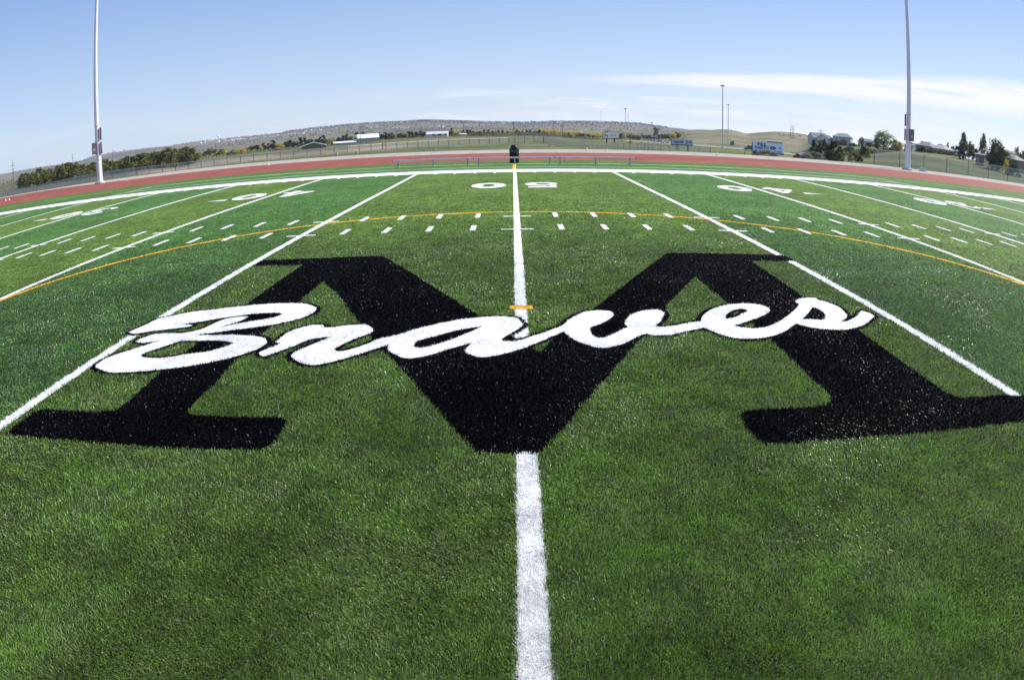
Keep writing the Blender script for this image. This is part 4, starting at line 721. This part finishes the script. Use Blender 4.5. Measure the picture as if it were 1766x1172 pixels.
# ---- buildings
glassm = mat('window_glass', (.03, .04, .055), .12, spec=.8)
def wallm(name, c): return mat('siding_'+name, c, .75, var=.06, scale=.8)
def roofm(name, c): return mat('roofing_'+name, c, .85, var=.14, scale=.6)
def building(name, label, cat, px0, px1, py_ridge, py_eave, F, depth, wall, roof, kind='side', rot=0.0, drop=.5, wins=((-.3, .12), (0, .12), (.3, .12)), group=None, over=.35, wz=.55, door=None):
    pc = (px0+px1)/2; x, y, z, D = at(pc, F); w = (px1-px0)*D/1215; a = math.atan2(x-CAM[0], y-CAM[1])
    ze = max(1.2, top_z(pc, py_eave, F)-z); zr = max(ze+.3, top_z(pc, py_ridge, F)-z)
    t = thing(name, label, cat, (x, y+depth/2, z), -a+rot, group); W2, d2 = w/2, depth/2
    b = MB(); b.box(-W2, W2, -d2, d2, -drop-1.5, ze)
    if kind == 'side': b.add([(-W2, -d2, ze), (-W2, d2, ze), (-W2, 0, zr-.06)], [(0, 1, 2)]); b.add([(W2, -d2, ze), (W2, d2, ze), (W2, 0, zr-.06)], [(0, 2, 1)])
    if kind == 'front': b.add([(-W2, -d2, ze), (W2, -d2, ze), (0, -d2, zr-.06)], [(0, 1, 2)]); b.add([(-W2, d2, ze), (W2, d2, ze), (0, d2, zr-.06)], [(0, 2, 1)])
    b.build('wall', wall, t); r = MB(); o_ = over; th = .16
    if kind == 'side': P = [(-W2-o_, -d2-o_, ze-.1), (W2+o_, -d2-o_, ze-.1), (W2+o_, 0, zr), (-W2-o_, 0, zr), (-W2-o_, d2+o_, ze-.1), (W2+o_, d2+o_, ze-.1)]; Fq = [(0, 1, 2, 3), (3, 2, 5, 4)]
    elif kind == 'front': P = [(-W2-o_, -d2-o_, ze-.1), (0, -d2-o_, zr), (0, d2+o_, zr), (-W2-o_, d2+o_, ze-.1), (W2+o_, -d2-o_, ze-.1), (W2+o_, d2+o_, ze-.1)]; Fq = [(0, 1, 2, 3), (1, 4, 5, 2)]
    else: k = min(W2*.55, d2); P = [(-W2-o_, -d2-o_, ze-.1), (W2+o_, -d2-o_, ze-.1), (W2+o_, d2+o_, ze-.1), (-W2-o_, d2+o_, ze-.1), (-W2+k, 0, zr), (W2-k, 0, zr)]; Fq = [(0, 1, 5, 4), (1, 2, 5), (2, 3, 4, 5), (3, 0, 4)]
    n = len(P); up = [(p[0], p[1], p[2]+th) for p in P]; lowf = [tuple(reversed(f_)) for f_ in Fq]; r.add(P+up, [tuple(i+n for i in f_) for f_ in Fq]+lowf)
    ed = {}
    for f_ in Fq:
        for i in range(len(f_)): e = (f_[i], f_[(i+1) % len(f_)]); ed[tuple(sorted(e))] = ed.get(tuple(sorted(e)), [])+[e]
    r.add(P+up, [(e[0][0], e[0][1], e[0][1]+n, e[0][0]+n) for e in ed.values() if len(e) == 1]); r.build('roof', roof, t)
    for fx, fw in wins:
        ww = fw*w; h0 = ze*wz; q_ = MB().box(fx*w-ww/2, fx*w+ww/2, -d2-.06, -d2-.004, h0-.5, h0+.55).build('window', glassm, t)
        MB().box(fx*w-ww/2-.1, fx*w+ww/2+.1, -d2-.04, -d2-.006, h0-.6, h0+.65).build('frame', white_p, q_)
    if door: MB().box(door*w-.9, door*w+.9, -d2-.04, -d2-.004, 0, min(2.2, ze*.8)).build('door', white_p, t)
    return t
wht, gry = wallm('white', (.62, .62, .60)), wallm('grey', (.36, .37, .38)); blu = wallm('blue_grey', (.38, .41, .44)); tanw = wallm('tan', (.36, .32, .28)); brn = wallm('brown', (.17, .14, .125))
rgrey, rwhite, rgreen, rbrown, rtan = roofm('grey', (.16, .155, .165)), roofm('white', (.78, .78, .77)), roofm('green_grey', (.17, .20, .18)), roofm('brown', (.20, .165, .145)), roofm('tan', (.30, .265, .235))
building('barn', 'white-roofed metal barn standing among the belt trees, left of centre', 'barn', 611, 647.5, 232, 238.2, 398, 16, gry, rwhite, 'side', 0.06, wins=())
building('barn', 'long low barn with a pale grey roof, centre left', 'barn', 734, 771, 227.4, 231.3, 398, 15, wht, roofm('pale', (.50, .50, .50)), 'side', -.06, wins=((-.16, .16), (.12, .2), (.4, .1)), wz=.75)
building('shed', 'low white-edged gabled shed half hidden by the grassy bank', 'shed', 513, 556, 246.3, 254.2, 300, 12, wallm('olive', (.15, .15, .09)), rwhite, 'front', 0, wins=(), over=.6)
building('long_shed', 'very low long white-roofed shed left of the white barn', 'shed', 572, 610.5, 244.4, 246.4, 392, 8, gry, rwhite, 'side', 0.1, wins=())
building('shed', 'tiny white shed in the tree belt near the centre', 'shed', 792.5, 802, 230.6, 232.2, 397, 5, wht, rwhite, 'side', .3, wins=((0, .2),))
building('house', 'leftmost grey-roofed house on the hill at the right', 'house', 1405, 1432, 230, 239.0, 424, 16, gry, rgrey, 'side', .25, wins=((-.3, .1), (.1, .1)))
building('house', 'small pale house with a dark gable, left of the blue-grey house', 'house', 1420, 1440, 233.5, 239.5, 405, 12, wht, roofm('navy', (.05, .055, .075)), 'front', -.35, wins=((.2, .12),), over=.5)
building('house', 'large blue-grey house with a hipped green-grey roof', 'house', 1447, 1479, 231, 237.5, 402, 16, blu, rgreen, 'hip', -.1, wins=((-.28, .1), (.06, .1), (.32, .08)), over=.6)
building('house', 'low white bungalow left of the big round tree', 'house', 1489, 1518, 240.6, 245, 402, 13, wht, rgrey, 'hip', -.15, wins=((-.3, .12), (.05, .1), (.34, .1)))
building('house', 'small pale house beside the right floodlight pole', 'house', 1574, 1590, 248.3, 252, 262, 10, blu, rtan, 'side', -.3, wins=((-.1, .12),))
building('house', 'grey-roofed house on the crest right of the floodlight pole', 'house', 1600, 1624, 246.6, 254, 262, 13, tanw, rgrey, 'hip', -.3, wins=((-.2, .1), (.2, .1)), over=.6)
building('house', 'long house with a taupe roof left of the poplars', 'house', 1622, 1652, 252.5, 259, 258, 13, tanw, rtan, 'hip', -.4, wins=((-.3, .08), (0, .1), (.3, .08)), over=.6)
building('shed', 'dark flat-topped shed under the tall broad tree', 'shed', 1692, 1708, 266.5, 268.5, 186, 5, brn, rgrey, 'side', -.3, wins=((-.2, .12),))
building('house', 'brown-roofed house low at the right edge behind the bush', 'house', 1738, 1778, 269, 277, 205, 12, brn, rbrown, 'hip', -.4, wins=((-.2, .1), (.2, .1)), over=.7)
building('house', 'distant brown roof right of the tall broad tree', 'house', 1742, 1764, 262.5, 267, 300, 12, tanw, rbrown, 'side', -.3, wins=((0, .1),))
# distant hillside houses: one mesh with wall and roof slots, copied
b = MB().box(-6, 6, -4.5, 4.5, -2, 3.2); hm = bpy.data.meshes.new('hill_house'); nb = len(b.f); b.add([(-6.4, -5, 3.1), (6.4, -5, 3.1), (6.4, 0, 5.6), (-6.4, 0, 5.6), (-6.4, 5, 3.1), (6.4, 5, 3.1)], [(0, 1, 2, 3), (3, 2, 5, 4)]); b.add([(-6, -4.5, 3.2), (-6, 4.5, 3.2), (-6, 0, 5.5), (6, -4.5, 3.2), (6, 4.5, 3.2), (6, 0, 5.5)], [(0, 1, 2), (3, 5, 4)])
hm.from_pydata(b.v, [], b.f); hm.materials.append(wallm('far_white', (.72, .70, .66))); hm.materials.append(roofm('far', (.42, .40, .40))); hm.polygons.foreach_set('material_index', [1 if nb <= i < nb+2 else 0 for i in range(len(b.f))]); hm.update()
far = [(345,246),(353,245),(360,243.3),(366,243),(371,241),(377,243),(386,241.5),(389,242.5),(394,243),(399,240.5),(401,243),(404,241),(408,239),(411,240.5),(414,238.5),(420,239.5),(424,241),(431,239),(436,240),(440,238),(446,239.5),(455,232.5),(457,236),(463,232),(466,236),(472,236),(478,233),(484,234),(492,233),(497,232),(503,231),(508,230.5),(522,230.3),(524,229),(527,226),(536,225),(543,223.5),(552,224),(580,220.5),(612,218.5),(634,217),(634,220),(641,221),(650,219),(671,220),(678,220.3),(684,220),(693,220.3),(698.6,219.6),(705,220),(742,218.3),(752,218.5),(756,218),(762,218.3),(765,218),(790,218),(806,216.3),(812,216.3),(815,217),(820,215.3),(834,215.5),(843,215.5),(867,214.6),(998,215),(1025,214.5),(1093,217.3),(1010,225),(1003,228)]
for i, (px, py) in enumerate(far):
    lo, hi_ = 1600.0, 3400.0                              # walk back along the ray until it meets the hillside
    for F in np.linspace(1600, 3380, 120):
        p = B(px, py+1.0, F)
        if p[2] <= hz(p[0], p[1]): break
    o = bpy.data.objects.new('hillside_house', hm); COL.objects.link(o); sc = F/1900*random.uniform(.6, 1.0)*(.75 if px < 520 else .68)
    o.location = (float(p[0]), float(p[1]), hz(p[0], p[1])); o.rotation_euler = (0, 0, random.uniform(-.5, .5)); o.scale = (sc*random.uniform(.7, 1.2), sc, sc*random.uniform(.8, 1.2))
    tag(o, 'tiny pale house scattered over the distant hillside', 'house', 'tiny houses on the distant hillside')
# water towers
def wtower(px, F, prof, label, m_, legs=None):
    x, y, z, D = at(px, F); t = thing('water_tower', label, 'water tower', (x, y, z)); MB().lathe(prof, 24).build('tank', m_, t, True)
    if legs: MB().lathe(legs, 16).build('stem', m_, t, True)
k = 3300/1215
wtower(377, 3300, [(.1*k, 4.6*k), (1.8*k, 4.9*k), (2.6*k, 6*k), (2.5*k, 7*k), (1.6*k, 7.9*k), (.1*k, 8.1*k)], 'white bulb-shaped water tower on the skyline at the left', white_p, [(1.0*k, -1), (.5*k, 2*k), (.5*k, 5*k)])
wtower(705, 3300, [(1.9*k, -1), (1.9*k, 4.6*k), (.1*k, 4.9*k)], 'pale blue cylindrical water tank on the skyline', mat('pale_blue_paint', (.42, .52, .60), .5))
wtower(917, 3300, [(2.1*k, -1), (2.1*k, 5.6*k), (1.9*k, 5.9*k), (.1*k, 6.0*k)], 'grey cylindrical water tank on the skyline near the centre', mat('grey_tank', (.36, .37, .38), .7))
wtower(1123.7, 3300, [(.1*k, 4.2*k), (1.7*k, 5.2*k), (1.8*k, 6.2*k), (1.5*k, 6.7*k), (.1*k, 6.9*k)], 'dark mushroom-shaped water tower on the skyline at the right', mat('dark_tank', (.13, .14, .15), .7), [(.5*k, -1), (.45*k, 4.6*k)])

# ---- masts, poles, pylon
def mast(px, F, py, rad, label, m_, head=None, name='light_mast', cat='light mast', arms=(), grp=None):
    x, y, z, D = at(px, F); h = top_z(px, py, F)-z; a = math.atan2(x-CAM[0], y-CAM[1]); t = thing(name, label, cat, (x, y, z), -a, grp)
    MB().tube([(0, 0, -.5), (0, 0, h*.5), (0, 0, h)], [rad, rad*.85, rad*.6], 10).build('shaft', m_, t, True)
    if head: MB().lathe([(rad*.8, h-.1), (head, h-.05), (head, h+.35), (rad*.7, h+.5)], 14).build('lamp_ring', galv, t, True)
    for fz, wd in arms: MB().bar((-wd, 0, h*fz), (wd, 0, h*fz), rad*.9).build('crossarm', m_, t)
mast(1245.6, 215, 149, .21, 'tallest slim highway light mast, right of centre', galv, .75)
mast(1255.3, 420, 181, .28, 'second highway light mast, just right of the tallest one', galv, 1.0)
mast(1078.8, 300, 188.5, .16, 'slim light mast right of the white billboard', galv, .6)
mast(1083.6, 600, 200.5, .2, 'farther slim mast just right of the one by the white billboard', galv, .7)
mast(1036.4, 900, 192.5, .28, 'faint distant mast left of the white billboard', galv, .9)
for px, F, py, ar, la in [(25, 235, 276, ((.82, 1.2), (.70, 1.0)), 'tall wooden utility pole at the far left'), (127, 420, 264.5, ((.8, 1.3),), 'distant utility pole above the pines, left of the floodlight pole'), (196, 430, 257.5, ((.85, 1.3),), 'distant utility pole above the pines, right of the floodlight pole'), (621.8, 300, 216.5, ((.93, 1.0),), 'wooden utility pole in front of the white barn'), (799.6, 420, 210, ((.92, 1.2),), 'utility pole above the tiny white shed'), (885.6, 430, 210.5, ((.92, 1.2),), 'utility pole above the black barrel'), (970.3, 410, 215.5, ((.93, 1.2),), 'dark utility pole among the golden trees'), (1415, 380, 222.5, ((.9, 2.0), (.8, 1.4)), 'cross-armed utility pole above the houses at the right'), (1048, 470, 222, ((.93, 2.2), (.7, 2.2)), 'double-armed power pole behind the white billboard')]:
    mast(px, F, py, .19 if F > 350 else .15, la, wood, None, 'utility_pole', 'utility pole', ar)
x, y, z, D = at(1366, 640); h = top_z(1366, 217, 640)-z; t = thing('power_pylon', 'H-frame power pylon standing on the dry hill', 'power pylon', (x, y, z), -math.atan2(x, y))
for s in (-1, 0, 1): MB().tube([(s*1.55, 0, -1), (s*1.55, 0, h)], [.22, .17], 8).build('leg', wood, t)
for fz in (.97, .72, .5): MB().bar((-2.2, 0, h*fz), (2.2, 0, h*fz), .22).build('crossarm', wood, t)
mast(1363.5, 1100, 190, .22, 'hair-thin radio mast rising behind the power pylon', galv, None, 'radio_mast', 'radio mast')

# ---- billboards and signs
def text(txt, size, m_, parent, loc, name='lettering', xs=1.0, shear=0.0, bold=0.0):
    c = bpy.data.curves.new(name, 'FONT'); c.body = txt; c.size = size; c.align_x = 'CENTER'; c.align_y = 'CENTER'; c.extrude = .01; c.shear = shear; c.offset = bold
    o = bpy.data.objects.new(name, c); COL.objects.link(o); dg = bpy.context.evaluated_depsgraph_get(); me = bpy.data.meshes.new_from_object(o.evaluated_get(dg)); bpy.data.objects.remove(o); bpy.data.curves.remove(c)
    me.name = name; me.materials.clear(); me.materials.append(m_); o = link(name, me, parent, loc); o.rotation_euler = (math.pi/2, 0, 0); o.scale = (xs, 1, 1); return o
navy = mat('navy_ink', (.03, .045, .17), .6); slate = mat('slate_ink', (.10, .14, .26), .6)
def billboard(px0, px1, py0, py1, F, label, face, rot, posts, roll=0):
    pc = (px0+px1)/2; x, y, z, D = at(pc, F); w = (px1-px0)*D/1215; z1, z0 = top_z(pc, py0, F)-z, top_z(pc, py1, F)-z; a = math.atan2(x-CAM[0], y-CAM[1])
    t = thing('billboard', label, 'billboard', (x, y, z), -a+rot); w = w/max(.5, math.cos(rot))
    p = MB().box(-w/2, w/2, -.12, .12, z0, z1).build('panel', face, t)
    MB().box(-w/2-.12, w/2+.12, -.10, .16, z0-.32, z0-.003).box(-w/2-.16, -w/2-.003, -.14, .16, z0, z1).build('frame', darkm, t)
    for f_ in posts: MB().box(f_*w-.2, f_*w+.2, -.1, .3, -1, z0-.325).build('post', mat('dark_post', (.05, .045, .035), .9), t)
    return t, p, w, z0, z1
t, p, w, z0, z1 = billboard(1040, 1067, 229, 238.1, 290, 'white billboard with faint print, just right of centre', mat('billboard_white', (.86, .84, .84), .6, var=.05, scale=.5), .5, (-.26, .24)); hh = z1-z0; zc = (z0+z1)/2
MB().box(-.46*w, -.28*w, -.135, -.122, zc-.3*hh, zc+.25*hh).build('picture', mat('pale_picture', (.42, .41, .40), .7), p); MB().box(-.26*w, -.18*w, -.137, -.1225, zc-.3*hh, zc+.1*hh).build('picture', slate, p)
MB().box(-.06*w, .38*w, -.135, -.122, zc-.02*hh, zc+.12*hh).box(-.02*w, .26*w, -.135, -.122, zc-.2*hh, zc-.12*hh).build('print_band', mat('pale_print', (.36, .36, .46), .7), p)
t, p, w, z0, z1 = billboard(1122.5, 1134.5, 233, 237, 410, 'small grey billboard seen from far beside the highway', mat('billboard_grey', (.33, .34, .38), .6), .0, (.0,))
pbl = mat('billboard_blue', (.50, .57, .78), .6, var=.08, scale=.4)
t, p, w, z0, z1 = billboard(1157.8, 1195, 240.2, 249.3, 215, 'pale blue billboard with dark script and double chevrons', pbl, .12, (-.25, .26)); hh = z1-z0; zc = (z0+z1)/2
b = MB(); yy = -.135
def stroke(b, pts, wd): 
    for a_, c_ in zip(pts[:-1], pts[1:]): b.bar((a_[0]*w, yy, zc+a_[1]*hh), (c_[0]*w, yy, zc+c_[1]*hh), wd, .02)
stroke(b, [(-.44, -.32), (-.36, .34), (-.30, -.34)], .42); stroke(b, [(-.42, -.05), (-.31, -.05)], .25)
for i in range(7): x0 = -.27+i*.048; stroke(b, [(x0, -.22), (x0+.012, .1), (x0+.026, -.18)], .26)
stroke(b, [(-.22, .24), (0, .3), (.07, .34)], .2); b.build('script_print', slate, p)
b = MB(); [b.add([((cx_-.035)*w, -.15, zc+.36*hh), ((cx_+.0)*w, -.15, zc+.36*hh), ((cx_+.055)*w, -.15, zc), (cx_*w, -.15, zc-.36*hh), ((cx_-.035)*w, -.15, zc-.36*hh), ((cx_+.02)*w, -.15, zc)], [(0, 5, 2, 1), (5, 4, 3, 2)]) for cx_ in (.17, .25)]; b.build('chevrons', navy, p)
for x0 in (.35, .385, .42): b = MB(); stroke(b, [(x0, -.2), (x0, .2)], .3); b.build('print_band', slate, p)
t, p, w, z0, z1 = billboard(1297, 1352, 245.5, 263, 150, 'large blue-white billboard reading BILL BARTH in front of the highway', mat('billboard_paleblue', (.74, .79, .92), .6, var=.08, scale=.4), -.16, (-.44, .25)); hh = z1-z0; zc = (z0+z1)/2
text('BILL', hh*.42, navy, p, (-.20*w, -.135, zc+.24*hh), xs=1.25, bold=.04); text('BARTH', hh*.36, navy, p, (-.20*w, -.135, zc-.09*hh), xs=1.2, bold=.03)
MB().prism([(w*.155+.095*w*math.cos(k_*math.pi/12), .17*hh*math.sin(k_*math.pi/12)) for k_ in range(24)], 0, .015).build('oval_logo', navy, p).matrix_local = Matrix.Translation((0, -.124, zc-.03*hh)) @ Matrix.Rotation(math.pi/2, 4, 'X')
text('Ford', hh*.2, mat('logo_white', (.6, .62, .7), .6), p, (.155*w, -.15, zc-.03*hh), 'logo_lettering', shear=.35)
MB().box(.33*w, .41*w, -.135, -.122, zc-.12*hh, zc-.08*hh).box(.33*w, .41*w, -.135, -.122, zc+.06*hh, zc+.1*hh).box(.33*w, .345*w, -.134, -.122, zc-.08*hh, zc+.06*hh).box(.395*w, .41*w, -.134, -.122, zc-.08*hh, zc+.06*hh).build('square_logo', slate, p)
MB().box(.20*w, .24*w, -.135, -.122, zc-.38*hh, zc-.28*hh).box(.28*w, .44*w, -.135, -.122, zc-.42*hh, zc-.32*hh).build('print_band', slate, p)
MB().box(-.02*w, .44*w, -.14, .14, z1+.003, z1+.22).build('top_trim', darkm, p)
x, y, z, D = at(1262.5, 445); t = thing('highway_sign', 'green highway sign beyond the road', 'road sign', (x, y, z), -math.atan2(x, y)-.1); s_ = D/1215
zb = top_z(1262.5, 250.5, 445)-z; zt = top_z(1262.5, 244.5, 445)-z
MB().box(-3.6*s_, 3.6*s_, -.06, .06, zb, zt).build('panel', mat('sign_green', (.02, .17, .13), .5), t); MB().box(-.2*s_, 3.4*s_, -.05, .05, zt+.003, zt+1.2*s_).build('exit_tab', mat('sign_green', (.02, .17, .13), .5), t)
for s in (-1, 1): MB().bar((s*2.2*s_, .12, -.5), (s*2.2*s_, .12, zb+.5), .22).build('post', galv, t)

# ---- vehicles on the highway
tyre = mat('tyre_rubber', (.02, .02, .02), .8); rim = mat('wheel_rim', (.4, .4, .42), .4, .6)
def vehicle(px, F, L_, Wd, Ht, body, label, rot, van=False, group=None):
    x, y, z, D = at(px, F); t = thing('pickup_truck' if van else 'car', label, 'truck' if van else 'car', (x, y, z+.15), -math.atan2(x, y)+rot, group); h0 = .45; hb = Ht*.55
    prof = [(-L_/2, h0), (-L_/2, hb*.95), (-L_/2+L_*.24, hb), (-L_/2+L_*.36, Ht), (L_*(.42 if van else .22), Ht), (L_*(.47 if van else .36), hb*1.02), (L_/2, hb*.98), (L_/2, h0)]
    P = [(a_, -Wd/2, c_) for a_, c_ in prof]+[(a_, Wd/2, c_) for a_, c_ in prof]; n = len(prof); b = MB().add(P, [tuple(range(n)), tuple(range(2*n-1, n-1, -1))]+[(i, n+i, n+(i+1) % n, (i+1) % n) for i in range(n)]); b.build('body', body, t)
    MB().add([(-L_*.12, -Wd/2-.01, Ht*.92), (L_*.16, -Wd/2-.01, Ht*.92), (L_*.22, -Wd/2-.01, hb*1.08), (-L_*.2, -Wd/2-.01, hb*1.08)], [(0, 3, 2, 1)]).build('window', glassm, t)
    MB().add([(-L_/2+L_*.35, -Wd*.42, Ht*.97), (-L_/2+L_*.35, Wd*.42, Ht*.97), (-L_/2+L_*.25, Wd*.42, hb*1.06), (-L_/2+L_*.25, -Wd*.42, hb*1.06)], [(0, 1, 2, 3)]).build('windscreen', glassm, t)
    for fx in (-.32, .32):
        for s in (-1, 1):
            w_ = MB().tube([(fx*L_, s*(Wd/2-.1), .36), (fx*L_, s*(Wd/2+.08), .36)], .38, 16).build('wheel', tyre, t); MB().tube([(fx*L_, s*(Wd/2+.075), .36), (fx*L_, s*(Wd/2+.1), .36)], .2, 12).build('rim', rim, w_)
    MB().box(-L_/2-.03, -L_/2-.002, -Wd*.42, -Wd*.25, hb*.7, hb*.85).build('headlight', mat('lamp_glass', (.7, .7, .65), .2), t); MB().box(-L_/2-.03, -L_/2-.002, Wd*.25, Wd*.42, hb*.7, hb*.85).build('headlight', mat('lamp_glass', (.7, .7, .65), .2), t)
vehicle(1291, 408, 5.6, 2.2, 2.9, mat('dark_blue_paint', (.025, .035, .06), .3, spec=.7), 'dark blue truck driving left behind the blue billboard', .15, True)
wp = mat('white_car_paint', (.75, .75, .74), .3, spec=.7)
vehicle(1147.5, 413, 4.4, 1.8, 1.5, wp, 'white car on the highway left of the blue billboard', .4); vehicle(1129.8, 440, 4.2, 1.8, 1.6, wp, 'white car below the small grey billboard', .4); vehicle(1138, 414, 4.4, 1.8, 1.4, mat('silver_car_paint', (.5, .5, .5), .35, .4), 'silver car between the two white cars', .4)
x, y, z, D = at(1170.8, 92); t = thing('metal_bench', 'small white metal bench below the chevron billboard', 'bench', (x, y, z), -.2); s_ = D/1215; zb = top_z(1170.8, 257, 92)-z
MB().box(-3.8*s_, 3.8*s_, -.15, .15, zb-.05, zb).build('seat', white_p, t)
for s in (-1, 1): MB().bar((s*2.6*s_, 0, -.1), (s*2.6*s_, 0, zb-.055), .05).build('leg', white_p, t)

# ---- air: pale even haze round the whole place, sky outside it
hb = MB().box(-9400, 9400, -9400, 9400, -160, 95); hv = bpy.data.materials.new('haze_air'); hv.use_nodes = True; t = NT(hv.node_tree); hv.node_tree.nodes.remove(hv.node_tree.nodes['Principled BSDF'])
pv = t.n('ShaderNodeVolumePrincipled'); pv.inputs['Color'].default_value = (.84, .90, 1, 1); pv.inputs['Density'].default_value = .00008; pv.inputs['Anisotropy'].default_value = .2; t.l(pv.outputs[0], hv.node_tree.nodes['Material Output'].inputs['Volume'])
o = hb.build('haze', hv); tag(o, 'thin pale haze in the air', 'haze', kind='stuff')
